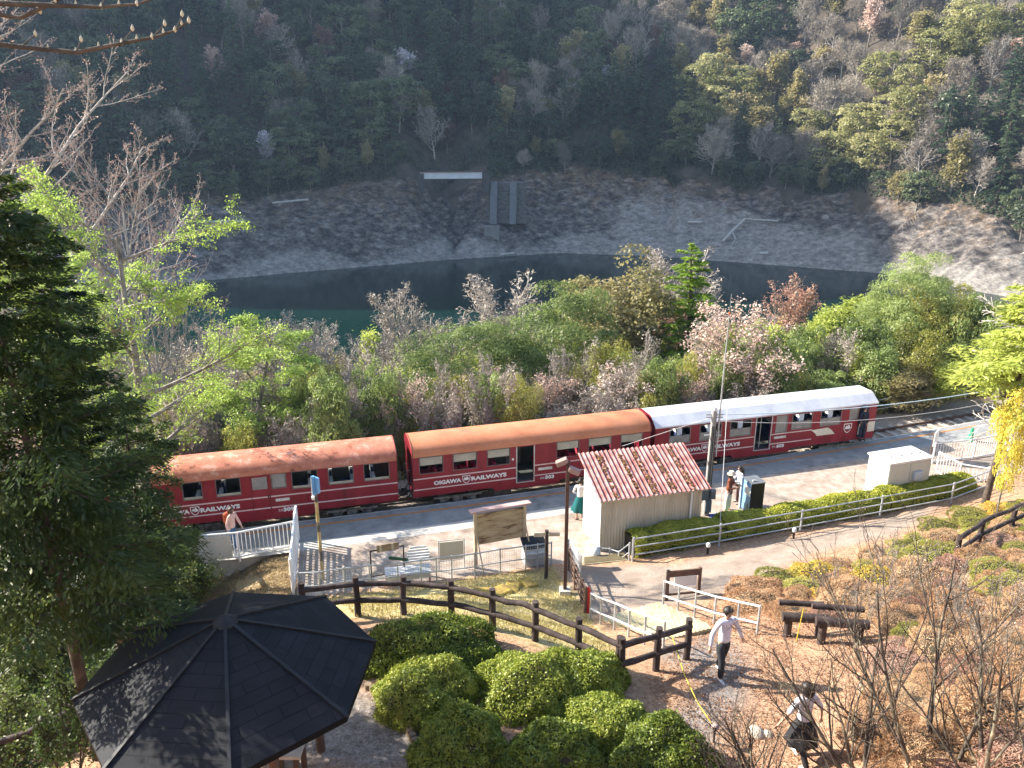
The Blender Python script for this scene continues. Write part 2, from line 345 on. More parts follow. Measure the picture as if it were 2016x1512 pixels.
def bank_mat():
    m = bpy.data.materials.new('rocky_bank'); m.use_nodes = True; nt = m.node_tree; b = nt.nodes['Principled BSDF']; b.inputs['Roughness'].default_value = .9; b.inputs['Specular IOR Level'].default_value = .2
    tc = nt.nodes.new('ShaderNodeTexCoord'); mp = nt.nodes.new('ShaderNodeMapping'); mp.inputs['Scale'].default_value = (.42, .5, .85); mp.inputs['Rotation'].default_value = (0, R(32), R(20)); nt.links.new(tc.outputs['Object'], mp.inputs[0])
    n = nt.nodes.new('ShaderNodeTexNoise'); n.inputs['Scale'].default_value = .9; n.inputs['Detail'].default_value = 10; n.inputs['Roughness'].default_value = .7; nt.links.new(mp.outputs[0], n.inputs[0])
    n2 = nt.nodes.new('ShaderNodeTexNoise'); n2.inputs['Scale'].default_value = .06; n2.inputs['Detail'].default_value = 5; nt.links.new(tc.outputs['Object'], n2.inputs[0])
    rock = ramp(nt, n.outputs[0], [(.03,.026,.026),(.085,.075,.07),(.16,.14,.125),(.30,.27,.24)], [.36,.46,.55,.68])
    silt = ramp(nt, n.outputs[0], [(.17,.155,.14),(.24,.22,.195),(.31,.285,.255)], [.35,.5,.65])
    sp = nt.nodes.new('ShaderNodeSeparateXYZ'); nt.links.new(tc.outputs['Object'], sp.inputs[0])
    def mth(op, a, bq):
        q = nt.nodes.new('ShaderNodeMath'); q.operation = op
        for i, v in enumerate((a, bq)):
            if isinstance(v, (int, float)): q.inputs[i].default_value = v
            else: nt.links.new(v, q.inputs[i])
        return q.outputs[0]
    hz = mth('ADD', mth('MULTIPLY', sp.outputs[2], -.10), mth('MULTIPLY', n2.outputs[0], 5.5))      # low = silt, high = bare rock
    at_ = nt.nodes.new('ShaderNodeAttribute'); at_.attribute_name = 'silt'
    cl = nt.nodes.new('ShaderNodeClamp'); nt.links.new(mth('SUBTRACT', mth('ADD', mth('MULTIPLY', at_.outputs['Fac'], 1.6), mth('MULTIPLY', n2.outputs[0], .8)), .6), cl.inputs[0])
    mx = nt.nodes.new('ShaderNodeMix'); mx.data_type = 'RGBA'; nt.links.new(cl.outputs[0], mx.inputs[0]); nt.links.new(rock, mx.inputs[6]); nt.links.new(silt, mx.inputs[7])
    n3 = nt.nodes.new('ShaderNodeTexNoise'); n3.inputs['Scale'].default_value = .35; n3.inputs['Detail'].default_value = 8; n3.inputs['Roughness'].default_value = .75; nt.links.new(tc.outputs['Object'], n3.inputs[0])
    gz = mth('ADD', mth('MULTIPLY', mth('ADD', sp.outputs[2], 11), .09), mth('MULTIPLY', mth('SUBTRACT', n3.outputs[0], .5), 5))
    c2 = nt.nodes.new('ShaderNodeClamp'); nt.links.new(mth('MULTIPLY', gz, .75), c2.inputs[0])
    mg = nt.nodes.new('ShaderNodeMix'); mg.data_type = 'RGBA'; nt.links.new(c2.outputs[0], mg.inputs[0]); nt.links.new(mx.outputs[2], mg.inputs[6])
    nt.links.new(ramp(nt, n.outputs[0], [(.05,.032,.018),(.13,.085,.05),(.22,.15,.09)], [.38,.5,.64]), mg.inputs[7])
    n5 = nt.nodes.new('ShaderNodeTexNoise'); n5.inputs['Scale'].default_value = 1.6; n5.inputs['Detail'].default_value = 12; n5.inputs['Roughness'].default_value = .8; nt.links.new(mp.outputs[0], n5.inputs[0])
    ml = nt.nodes.new('ShaderNodeMix'); ml.data_type = 'RGBA'; ml.blend_type = 'MULTIPLY'; ml.inputs[0].default_value = .9; nt.links.new(mg.outputs[2], ml.inputs[6]); nt.links.new(ramp(nt, n5.outputs[0], [(.45,.45,.47),(.95,.95,.95),(1.5,1.48,1.44)], [.38,.5,.64]), ml.inputs[7])
    nt.links.new(ml.outputs[2], b.inputs['Base Color'])
    bp = nt.nodes.new('ShaderNodeBump'); bp.inputs['Strength'].default_value = .8; bp.inputs['Distance'].default_value = .9; nt.links.new(n.outputs[0], bp.inputs['Height']); nt.links.new(bp.outputs[0], b.inputs['Normal'])
    return m
tag(obj('rocky_bank', far_grid('rocky_bank', np.arange(-150, 170, .5), -6, 23.5, 76, bank_mat(), 2.3, .13, True)), kind='structure')
tag(obj('hillside', far_grid('hillside', np.arange(-260, 300, 2.5), 19, 330, 120, mat('forest_floor', [(.03,.025,.018),(.07,.055,.04),(.11,.085,.06)], .3, .95, .6, 2, bdist=.4), 1.0, .05, False)), kind='structure')
wm = bpy.data.materials.new('lake_water'); wm.use_nodes = True; nt = wm.node_tree; b = nt.nodes['Principled BSDF']
b.inputs['Base Color'].default_value = (.002, .018, .0145, 1); b.inputs['Roughness'].default_value = .06; b.inputs['IOR'].default_value = 1.33; b.inputs['Specular IOR Level'].default_value = .3
tc = nt.nodes.new('ShaderNodeTexCoord'); n = nt.nodes.new('ShaderNodeTexNoise'); n.inputs['Scale'].default_value = 1.1; n.inputs['Detail'].default_value = 5; nt.links.new(tc.outputs['Object'], n.inputs[0])
bp = nt.nodes.new('ShaderNodeBump'); bp.inputs['Strength'].default_value = .25; bp.inputs['Distance'].default_value = .1; nt.links.new(n.outputs[0], bp.inputs['Height']); nt.links.new(bp.outputs[0], b.inputs['Normal'])
mb = MB(); mb.add([(-700, 40, -20), (700, 40, -20), (700, 420, -20), (-700, 420, -20)], [(0, 1, 2, 3)]); tag(mb.build('lake', wm), kind='structure')
# unseen mountain to the left, its ridge line shaped to shade the far shore
XX, YY = np.meshgrid(np.arange(-380, -199, 6.), np.arange(130, 561, 6.))
HH = np.interp(YY, [130, 185, 228, 280, 380, 560], [-24, 20, 150, 189, 223, 290])+5*np.sin(YY*.13)+3*np.sin(YY*.31+1)
ZZ = HH*sst(0, 1, (XX+380)/95.)*np.clip(1-np.clip((XX+235)/36., 0, 1)*.05, 0, 1)
tag(obj('mountain', grid_mesh('mountain', XX, YY, ZZ, mat('mountain_forest', [(.03,.04,.02),(.06,.07,.035)], .1, .95))), kind='structure')
# ---------------------------------------------------------------- trees
RNG = np.random.default_rng(7)
def cards(P, N, size, asp=.55, jit=.6, rng=None, along=None):
    """one small kite-shaped leaf per point, facing roughly along N"""
    rng = rng or RNG; n = len(P); P = np.asarray(P); N = np.asarray(N)+rng.normal(0, jit, (n, 3)); N /= np.linalg.norm(N, axis=1)[:, None]+1e-9
    t = rng.normal(0, 1, (n, 3)) if along is None else np.asarray(along)+rng.normal(0, .25, (n, 3))
    u = t-N*(t*N).sum(1)[:, None]; u /= np.linalg.norm(u, axis=1)[:, None]+1e-9; v = np.cross(N, u)
    s = (size*rng.uniform(.6, 1.35, n))[:, None]
    V = np.stack([P-u*s*.5, P+v*s*asp*.5, P+u*s*.5, P-v*s*asp*.5], 1).reshape(-1, 3)
    return V, np.arange(4*n).reshape(n, 4)
class Grow:
    def __init__(s, seed): s.r = random.Random(seed); s.br = []; s.tips = []
    def go(s, p, d, L, r, lv, C):
        q = s.r; n = C['seg'][lv]; pts = [p.copy()]; d = d.normalized(); dirs = [d]
        for i in range(n):
            d = (d+Vector((q.gauss(0, 1), q.gauss(0, 1), q.gauss(0, 1)))*C['wob'][lv]+Vector((0, 0, C['up'][lv]))).normalized()
            p = p+d*(L/n); pts.append(p.copy()); dirs.append(d)
        last = lv == len(C['n'])
        e = C.get('end', .25) if not last else .35
        s.br.append((pts, [max(r*(1-(1-e)*i/n), C.get('rmin', .004)) for i in range(n+1)], lv))
        if last:
            s.tips += [(pts[i], dirs[i]) for i in range(1, n+1)]; return
        k = C['n'][lv]; a0 = q.uniform(0, 6.28)
        for j in range(k):
            t = C['f0'][lv]+(1-C['f0'][lv])*(j+q.random()*.8)/k; i = min(int(t*n), n-1); fr = t*n-i
            pos = pts[i].lerp(pts[i+1], fr); dd = dirs[i+1]; a = a0+j*2.4+q.uniform(-.4, .4)
            x = dd.orthogonal().normalized(); y = dd.cross(x); sd = x*cos(a)+y*sin(a)
            if C.get('flat') and lv >= 1: sd.z *= .12 if C.get('tier') else .35; sd.normalize()
            an = C['ang'][lv]*q.uniform(.75, 1.2); nd = dd*cos(an)+sd*sin(an)
            prof = C.get('prof', lambda t: 1-.55*t)(t) if lv == 0 else 1-.5*t
            s.go(pos, nd, L*C['ratio'][lv]*prof*q.uniform(.75, 1.2), max(r*(1-.7*t)*C.get('rr', .5), C.get('rmin', .004)), lv+1, C)
    def mesh(s, mb, lo=0, hi=9, sides=(7, 5, 4, 3, 3), m=0):
        for pts, rr, lv in s.br:
            if lo <= lv <= hi: mb.tube(pts, rr, sides[min(lv, 4)], m, caps=False)
def tips_np(g): return np.array([tuple(t[0]) for t in g.tips]), np.array([tuple(t[1]) for t in g.tips])
bark = mat('bark_grey', [(.10,.085,.07),(.22,.19,.16),(.34,.31,.27)], 4, .9, .5, 20)
bark_d = mat('bark_dark', [(.035,.028,.022),(.08,.06,.045),(.13,.10,.08)], 5, .9, .5, 20)
bark_p = mat('bark_pale', [(.26,.22,.19),(.42,.37,.32),(.5,.45,.4)], 4, .9, .3, 20)
L_ced = leafmat('leaf_cedar', [(.012,.026,.008),(.028,.055,.014),(.055,.095,.02),(.11,.15,.03)], 1.5)
L_cedn = leafmat('leaf_cedar_bright', [(.05,.11,.012),(.14,.25,.025),(.26,.38,.04),(.38,.5,.07)], 1.2)
L_evg = leafmat('leaf_evergreen', [(.04,.06,.035),(.10,.135,.07),(.17,.205,.095),(.29,.31,.15)], .35)
L_pine = leafmat('leaf_pine', [(.08,.115,.03),(.18,.24,.065),(.31,.39,.12),(.47,.53,.2)], .7)
L_yel = leafmat('leaf_yellowgreen', [(.16,.16,.035),(.34,.34,.07),(.50,.48,.12),(.62,.57,.2)], .8)
L_tan = leafmat('leaf_tan_green', [(.17,.16,.06),(.33,.29,.12),(.48,.41,.2),(.6,.5,.3)], .8)
L_maple = leafmat('leaf_fresh_green', [(.15,.24,.035),(.30,.43,.07),(.44,.57,.12),(.56,.68,.2)], 1.0, .55)
L_plume = leafmat('leaf_lime', [(.22,.26,.05),(.42,.48,.1),(.56,.62,.15),(.66,.7,.24)], .6, .5)
L_pink = leafmat('petal_pink', [(.5,.32,.25),(.68,.47,.38),(.78,.6,.5),(.84,.72,.64)], 1.5, .4)
L_white = leafmat('petal_white', [(.5,.45,.46),(.7,.65,.66),(.8,.77,.78)], 1.5, .4)
L_red = leafmat('bud_red', [(.34,.13,.08),(.5,.26,.18),(.62,.4,.3)], 1.5, .4)
L_twig = leafmat('twig_haze', [(.12,.10,.08),(.26,.22,.18),(.42,.36,.3),(.54,.46,.38)], .4, .1)
L_twigf = leafmat('twig_far', [(.10,.085,.07),(.22,.185,.145),(.36,.30,.23),(.48,.41,.32)], .4, .1)
L_rust = leafmat('leaf_rust', [(.10,.05,.035),(.22,.12,.08),(.32,.2,.14)], .5, .3)
L_aza = leafmat('leaf_azalea', [(.035,.06,.01),(.13,.18,.025),(.30,.35,.05),(.5,.5,.12)], 7.0, .35, .3)
L_brn = leafmat('leaf_brown', [(.28,.14,.07),(.48,.28,.15),(.6,.40,.23),(.68,.5,.32)], 1.6, .3, .4)
L_gold = leafmat('leaf_gold', [(.6,.22,.04),(.76,.42,.05),(.8,.6,.1)], 2, .4)
def conifer(seed, Ht, Rd, nb, per, ls, wood, leaf, base=.12, droop=.25, leafw=.28, pe=.75, lr=(.62, 1.15), ri=.45, tr=.022):
    rng = np.random.default_rng(seed); mb = MB()
    top = Vector((rng.normal(0, .02)*Ht, rng.normal(0, .02)*Ht, Ht))
    mb.tube([(0, 0, -.6), tuple(top*.33), tuple(top*.66), tuple(top)], [Ht*tr, Ht*tr*.75, Ht*tr*.42, .012], 7, 0)
    Ps = []; Ns = []; As = []
    for i in range(nb):
        t = base+(1-base)*((i+rng.random())/nb); a = i*2.399+rng.normal(0, .3)
        L = Rd*(1-t)**pe*rng.uniform(*lr)+.12*Rd*(t < .97); z0 = t*Ht; rise = rng.uniform(.0, ri)*(1 if t > .4 else .5)
        d = np.array([cos(a), sin(a), 0.])
        s = np.linspace(0, 1, 5); q = [(float(d[0]*L*k+top.x*t), float(d[1]*L*k+top.y*t), float(z0+L*(rise*k-droop*k*k*1.3))) for k in s]
        mb.tube(q, [max(.004, Ht*.0045*(1-t)*(1-k*.8)+.003) for k in s], 3, 0, caps=False)
        n = max(6, int(per*(L/Rd+.15))); k = rng.uniform(.12, 1.06, n)**.8; lat = rng.normal(0, .15+.12*(1-k), n)*L*.85
        side = np.array([-d[1], d[0], 0]); P = np.outer(k*L, d)+np.outer(lat, side)
        P[:, 0] += top.x*t; P[:, 1] += top.y*t
        P[:, 2] += z0+L*(rise*k-droop*k*k*1.3)+rng.normal(0, .045, n)*L-np.abs(lat)*.35
        Ps.append(P); N = np.tile(d*.35+np.array([0, 0, 1.]), (n, 1)); Ns.append(N)
        As.append(d[None]*.9+np.outer(np.sign(lat)*.7, side)+np.array([0, 0, -droop*1.2+.1]))
    V, F = cards(np.concatenate(Ps), np.concatenate(Ns), ls, leafw, .45, rng, np.concatenate(As))
    return mb, V, F
def clumpy(seed, Ht, Rd, nc, per, ls, wood, flat=.6, shell=.75, zc=.62, limbs=9, vr=.42, asp=.6):
    rng = np.random.default_rng(seed); g = Grow(seed)
    C = dict(seg=[5, 4, 3], wob=[.06, .14, .18], up=[.02, .12, .08], n=[limbs, 4], f0=[.3, .3], ang=[.8, .7], ratio=[.5, .5], rr=.5, rmin=.008)
    g.go(Vector((0, 0, -.5)), Vector((rng.normal(0, .06), rng.normal(0, .06), 1)), Ht*.82, Ht*.022, 0, C); mb = MB(); g.mesh(mb)
    Ps = []; Ns = []
    for i in range(nc):
        v = rng.normal(0, 1, 3); v /= np.linalg.norm(v); rr = rng.uniform(shell, 1)
        c = np.array([v[0]*Rd*rr, v[1]*Rd*rr, Ht*zc+v[2]*Ht*vr*rr]); cr = Rd*rng.uniform(.2, .42)
        w = rng.normal(0, 1, (per, 3)); w /= np.linalg.norm(w, axis=1)[:, None]; w[:, 2] = np.where(w[:, 2] < -.35, -w[:, 2], w[:, 2])
        rad = cr*rng.uniform(.72, 1.12, per)[:, None]
        P = c+w*rad*np.array([1, 1, flat]); Ps.append(P); Ns.append(w*.8+np.array([0, 0, .55])+v*.2)
    V, F = cards(np.concatenate(Ps), np.concatenate(Ns), ls, asp, .5, rng)
    return mb, V, F
def twiggy(seed, Ht, C, leafn=0, ls=.1, spread=.12, nup=.5, r0=None, asp=.6, lean=(0, 0), stems=1, jit=.7):
    g = Grow(seed); rng = np.random.default_rng(seed)
    for k in range(stems):
        a = 6.28*k/stems+rng.random(); o = 0 if stems == 1 else .12*Ht*.3
        ln = Vector((lean[0]+cos(a)*(.35 if stems > 1 else 0), lean[1]+sin(a)*(.35 if stems > 1 else 0), 1))
        g.go(Vector((cos(a)*o, sin(a)*o, -.3)), ln, Ht*C.get('trunk', .8)*(1 if k == 0 else rng.uniform(.7, 1)), (r0 or Ht*.02)/(1 if stems == 1 else 1.5), 0, C)
    mb = MB(); V = F = None
    if leafn:
        P, D = tips_np(g); i = rng.integers(0, len(P), leafn)
        Q = P[i]+rng.normal(0, 1, (leafn, 3))*np.array([spread, spread, spread*(.3 if C.get('tier') else 1)]); V, F = cards(Q, np.tile([0, 0, nup], (leafn, 1))+D[i]*.1, ls, asp, jit, rng)
    return g, mb, V, F
def wood_np(g, lo=0, hi=9, sides=(7, 5, 4, 3, 3)):
    mb = MB(); g.mesh(mb, lo, hi, sides); return mb
def make_tree(name, label, cat, mb, V, F, wood, leaf, loc=(0, 0, 0), group=None, crown='crown'):
    t = thing(name, label, cat, loc, 0, group)
    mb.build('trunk', wood, t)
    if V is not None: obj(crown, np_mesh(crown, V, F, leaf), t)
    return t
def merged(name, mb, V, F, wood, leaf):
    """small far-off tree: wood and leaves in one mesh"""
    v0 = np.array(mb.v); q = [f if len(f) == 4 else None for f in mb.f]
    f0 = np.array([f for f in mb.f if len(f) == 4])
    if V is None: return np_mesh(name, v0, f0, [wood])
    return np_mesh(name, np.concatenate([v0, V]), np.concatenate([f0, F+len(v0)]), [wood, leaf], np.concatenate([np.zeros(len(f0)), np.ones(len(F))]))
BARE = dict(seg=[6, 5, 4, 3], wob=[.07, .13, .16, .2], up=[.03, .06, .05, .03], n=[13, 8, 5], f0=[.28, .2, .15], ang=[.75, .65, .6], ratio=[.55, .5, .5], rr=.45, rmin=.012)
# ---- far trees: prototypes, then hundreds of individual copies
FARP = {}
def fp(kind, me): FARP.setdefault(kind, []).append(me)
for i in range(3):
    fp('cedar', merged('cedar_tree', *conifer(100+i, 13, 2.7, 46, 55, .62, None, None, .15), bark_d, leafmat('leaf_cedar_far', [(.03,.06,.035),(.075,.12,.065),(.13,.185,.09),(.21,.26,.12)], .6)))
    mb, V, F = clumpy(110+i, 9.5, 3.6, 46, 46, .55, None, .55); fp('evergreen', merged('evergreen_tree', mb, V, F, bark, L_evg))
    FB = dict(BARE); FB['rmin'] = .035; FB['n'] = [14, 7, 5]
    g, mb, V, F = twiggy(120+i, 9.5, dict(FB, n=[18, 8, 5], ratio=[.72, .5, .5], f0=[.2, .2, .15], prof=lambda t: 1.1-.7*t), 3400, .6, .35, .6, asp=.09); fp('bare', merged('bare_tree', wood_np(g), V, F, bark_p if i else bark, L_twigf))
    g, mb, V, F = twiggy(130+i, 8.5, dict(FB, flat=True, n=[14, 7, 4]), 1900, .42, .35, 1., asp=.7); fp('cherry', merged('cherry_tree', wood_np(g), V, F, bark, L_pink))
    g, mb, V, F = twiggy(135+i, 9, dict(FB, flat=True, n=[15, 7, 4]), 2600, .5, .45, 1., asp=.6); fp('fresh', merged('young_leaf_tree', wood_np(g), V, F, bark, L_tan))
g, mb, V, F = twiggy(140, 8.5, dict(FB, flat=True, n=[14, 7, 4]), 2300, .42, .35, 1., asp=.7); fp('white', merged('cherry_tree', wood_np(g), V, F, bark, L_white))
g, mb, V, F = twiggy(141, 8.5, dict(FB, n=[14, 7, 4]), 1900, .42, .35, 1., asp=.7); fp('rust', merged('rusty_leaf_tree', wood_np(g), V, F, bark, L_rust))
mb, V, F = clumpy(142, 9.5, 3.9, 50, 46, .5, None, .6); fp('golden', merged('golden_green_tree', mb, V, F, bark, leafmat('leaf_gold_green_far', [(.13,.14,.05),(.28,.28,.1),(.44,.42,.18),(.56,.52,.28)], .5)))
FARN = dict(cedar=('cedar_tree', 'cedar', 'dark green pointed cedar on the forested slope across the lake', 'cedars on the far slope'),
 evergreen=('evergreen_tree', 'tree', 'round-crowned dark evergreen tree in the forest across the lake', 'evergreen trees on the far slope'),
 bare=('bare_tree', 'tree', 'leafless grey-branched tree in the forest across the lake', 'bare trees on the far slope'),
 fresh=('young_leaf_tree', 'tree', 'tree with pale olive new leaves in tiers on the far slope', 'new-leaf trees on the far slope'),
 cherry=('cherry_tree', 'cherry tree', 'pink flowering cherry among the trees across the lake', 'pink cherries on the far slope'),
 white=('cherry_tree', 'cherry tree', 'white flowering cherry standing out of the shaded far forest', 'white cherries on the far slope'),
 rust=('rusty_leaf_tree', 'tree', 'tree with rust-red young leaves in the shaded far forest', 'rust-red trees on the far slope'),
 golden=('golden_green_tree', 'tree', 'tree with golden green billowing crown on the sunny far slope', 'golden green trees on the far slope'))
fr = random.Random(5); CNT = {}
def far_tree(kind, x, y, s=1., label=None):
    me = fr.choice(FARP[kind]); nm, cat, lb, gr = FARN[kind]
    CNT[kind] = CNT.get(kind, 0)+1
    o = obj(nm, me, None, (x, y, float(farz(np.array([x]), np.array([y]))[0])-.3))
    o.rotation_euler = (0, 0, fr.uniform(0, 6.28)); k = s*fr.uniform(.8, 1.25); o.scale = (k*fr.uniform(.9, 1.2), k*fr.uniform(.9, 1.2), k*fr.uniform(.85, 1.2))
    if label: tag(o, label, cat)
    else:
        q = 1008+FPX*x/(y*cos(PITCH)); d = y-float(ysh(np.array(x))); c = ['at the far left', 'left of the girder bridge', 'above the girder bridge', 'right of the buttresses', 'above the driftwood', 'at the far right'][int(np.searchsorted([300, 680, 1080, 1350, 1680], q))]
        r = ['low', 'halfway up', 'high'][int(np.searchsorted([48, 82], d))]; w1 = {'fresh': 'pale olive tiered tree', 'golden': 'golden green billowing tree', 'evergreen': 'round dark evergreen', 'cedar': 'dark pointed cedar', 'bare': 'leafless grey tree', 'cherry': 'pink cherry', 'rust': 'rust-red tree', 'white': 'white cherry'}[kind]; _x = lb.split(' in the ')[0].split(' on the ')[0].split(' among ')[0]
        tag(o, '%s %s on the far slope %s' % (w1, r, c), cat, '%s %s on the far slope %s' % (nm.replace('_', ' ')+'s', r, c))
    return o
def far_at(px, py):
    d = ray(px, py); t = np.linspace(160, 420, 1500); z = farz(d[0]*t, d[1]*t); c = CH+d[2]*t; i = int(np.argmax((c < z) & (d[1]*t > ysh(d[0]*t)))); return d[0]*t[i], d[1]*t[i]
spots = []
for (px, py, kind, s, lb) in [(530,85,'cherry',1.2,'pale pink cherry high on the shaded slope at the upper left'),(425,165,'cherry',1.1,'pink cherry below the upper left one on the shaded slope'),(800,175,'white',1.35,'large white cherry above the small grey bridge'),
    (1200,180,'white',1.1,'white cherry on the shaded slope right of the bridge'),(525,330,'white',1.0,'white cherry low on the shaded slope left of the bridge'),(890,215,'rust',1.1,'rust-red tree directly above the small grey bridge'),
    (880,290,'rust',.9,'small rust-red tree just above the bridge girder'),(1470,130,'cherry',1.1,'salmon pink cherry at the edge of the sunny slope'),(1560,120,'cherry',.9,'small salmon pink cherry beside the edge of the sunlight'),
    (1400,340,'bare',1.25,'white-stemmed bare tree standing on the far bank edge, left of its twin'),(1515,345,'bare',1.1,'white-stemmed bare tree on the far bank edge, right of its twin'),(1030,325,'bare',.75,'fan-shaped bare tree just right of the bridge girder'),
    (1112,335,'bare',.7,'small pale flat-topped tree on the bank right of the bridge')]:
    x, y = far_at(px, py+8); far_tree(kind, x, y, s, lb); spots.append((x, y))
for it in range(9000):
    d = 23+fr.random()**1.05*100; x = fr.uniform(-150, 175); y = float(ysh(np.array(x)))+d*1.05
    if abs(x)/y > .74: continue
    if d < 34 and -31 < x < -5: continue
    mn = 4.5 if d < 60 else 5.6
    if any((x-a)**2+(y-b)**2 < mn*mn for a, b in spots): continue
    spots.append((x, y)); n = noise.noise(Vector((x*.03, y*.035, 4)))+fr.gauss(0, .18)
    right = x > 50
    if right: k = 'golden' if n > .36 else 'fresh' if n > .08 else 'bare' if n > -.28 else 'evergreen' if n > -.36 else 'cedar'
    else: k = 'cedar' if n > .12 else 'evergreen' if n > -.16 else 'bare' if n > -.34 else 'fresh' if n > -.42 else 'evergreen'
    if fr.random() < .03: k = 'rust' if not right else 'cherry'
    if d < 28: k = fr.choice(['evergreen', 'evergreen', 'evergreen', 'fresh'])
    if CNT.get(k, 0) >= 298: k = min(('evergreen', 'bare', 'fresh', 'cedar'), key=lambda q: CNT.get(q, 0))
    far_tree(k, x, y, .8 if d < 28 else 1.18)
print('far trees', len(spots), CNT)
# ---------------------------------------------------------------- railway
red = mat('train_red', [(.11,.012,.016),(.20,.012,.022),(.24,.015,.026),(.27,.03,.04)], 2.2, .45, .08, 3, spec=.35, detail=12, stretch=(1, 1, .3), pos=[.3,.42,.58,.75])
redd = mat('train_red_dull', [(.13,.012,.018),(.2,.015,.024),(.27,.03,.035)], 2.5, .65, detail=9)
roof_o = mat('roof_faded_orange', [(.34,.11,.05),(.48,.18,.085),(.53,.215,.11),(.58,.27,.15)], 1.1, .8, .15, 6, detail=13, pos=[.25,.42,.58,.78])
roof_p = mat('roof_peeling_orange', [(.24,.08,.045),(.42,.15,.09),(.48,.19,.12),(.58,.30,.22)], 2.2, .85, .4, 3, detail=15, pos=[.36,.43,.57,.63])
roof_s = mat('roof_silver', [(.52,.53,.56),(.66,.67,.70),(.74,.75,.77)], 1.0, .55, .05, 4, detail=10)
cream = mat('cream_paint', [(.62,.58,.48),(.72,.68,.58)], 3, .6)
white = mat('white_paint', [(.66,.66,.65),(.8,.8,.79)], 2.5, .5, detail=8)
glass_d = mat('dark_glass', [(.01,.01,.012),(.02,.02,.025)], 2, .08, spec=.6)
frost = mat('frosted_glass', [(.30,.28,.22),(.42,.40,.33)], 3, .3)
frost_g = mat('grey_glass', [(.17,.17,.16),(.28,.28,.27)], 3, .25)
inner = mat('train_interior', [(.05,.06,.055),(.09,.1,.09)], 2, .8)
steel_d = mat('running_gear', [(.02,.017,.015),(.06,.05,.045),(.13,.12,.11)], 5, .7, .2, 30)
steel = mat('galvanised_steel', [(.30,.32,.33),(.44,.46,.47),(.52,.54,.55)], 3, .45, metal=.35)
rust = mat('rusty_rail', [(.06,.035,.025),(.14,.075,.05)], 6, .8)
sleep = mat('sleeper_grey', [(.30,.26,.22),(.5,.45,.4)], 3, .9, .3, 25)
seat_r = mat('seat_red', [(.3,.015,.04),(.4,.03,.06)], 3, .8)
seat_b = mat('seat_navy', [(.02,.03,.09),(.03,.05,.14)], 3, .8)
def yoR(x): return yo(x)
UC = 1.62                                             # distance of the track centre from the safety line
t = thing('railway_track', 'single track with rusty rails and pale sleepers running past the platform', 'railway track', (0, 0, 0))
for s in (-.53, .53):
    mb = MB(); xx = np.arange(-24, 60, 1.5)
    P = [Vector((x, yo(x)+UC+s, -.42)) for x in xx]
    for a, b in zip(P, P[1:]): mb.beam(a, b, .065, .13)
    mb.build('rail', rust, t)
k = 0
for x in np.arange(13, 44, .62):
    if k > 60: break
    k += 1; sl_ = .3+.0044*x; mb = MB(); mb.box((x, yo(x)+UC, -.505), (.22, 2.0, .1), atan2(sl_, 1)); mb.build('sleeper', sleep, t)
def text_mesh(txt, size, depth=.004, bold=.012, sx=1.):
    c = bpy.data.curves.new('lettering', 'FONT'); c.body = txt; c.size = size; c.extrude = depth; c.offset = bold*size/.3; c.align_x = 'LEFT'; c.resolution_u = 2
    o = bpy.data.objects.new('lettering', c); COL.objects.link(o); bpy.context.view_layer.update()
    me = bpy.data.meshes.new_from_object(o.evaluated_get(bpy.context.evaluated_depsgraph_get())); bpy.data.objects.remove(o); bpy.data.curves.remove(c)
    me.transform(Matrix.Diagonal((sx, 1, 1, 1))); return me
def lettering(txt, parent, x, y, z, size, m, sx=1., bold=.012, rot=0, rx=R(90), x1=None):
    me = text_mesh(txt, size, .003, bold, sx)
    if x1:
        xx = [v.co.x for v in me.vertices]; k = (x1-x)/(max(xx)-min(xx)); me.transform(Matrix.Translation((-min(xx)*k, 0, 0)) @ Matrix.Diagonal((k, 1, 1, 1))); me.materials.clear(); me.materials.append(m)
    o = obj('lettering', me, parent, (x, y, z)); o.rotation_euler = (rx, 0, rot); return o
def wall(mb, x0, x1, z0, z1, holes, yo_, yi, m=0, mi=1):
    """a wall in the x-z plane with real openings, outer face at yo_, inner face at yi"""
    xs_ = sorted({x0, x1, *[v for hh in holes for v in hh[:2]]}); zs_ = sorted({z0, z1, *[v for hh in holes for v in hh[2:4]]})
    inh = lambda x, z: any(a < x < b and c < z < d for a, b, c, d in holes)
    for a, b in zip(xs_, xs_[1:]):
        for c, d in zip(zs_, zs_[1:]):
            if not inh((a+b)/2, (c+d)/2):
                mb.add([(a, yo_, c), (b, yo_, c), (b, yo_, d), (a, yo_, d)], [(0, 1, 2, 3)], m); mb.add([(a, yi, c), (b, yi, c), (b, yi, d), (a, yi, d)], [(0, 3, 2, 1)], mi)
    for a, b, c, d in holes:
        mb.add([(a, yo_, c), (b, yo_, c), (b, yi, c), (a, yi, c)], [(0, 1, 2, 3)], m); mb.add([(a, yo_, d), (b, yo_, d), (b, yi, d), (a, yi, d)], [(3, 2, 1, 0)], m)
        mb.add([(a, yo_, c), (a, yi, c), (a, yi, d), (a, yo_, d)], [(0, 1, 2, 3)], m); mb.add([(b, yo_, c), (b, yi, c), (b, yi, d), (b, yo_, d)], [(3, 2, 1, 0)], m)
W2 = .92; EV = 1.97; BT = .3
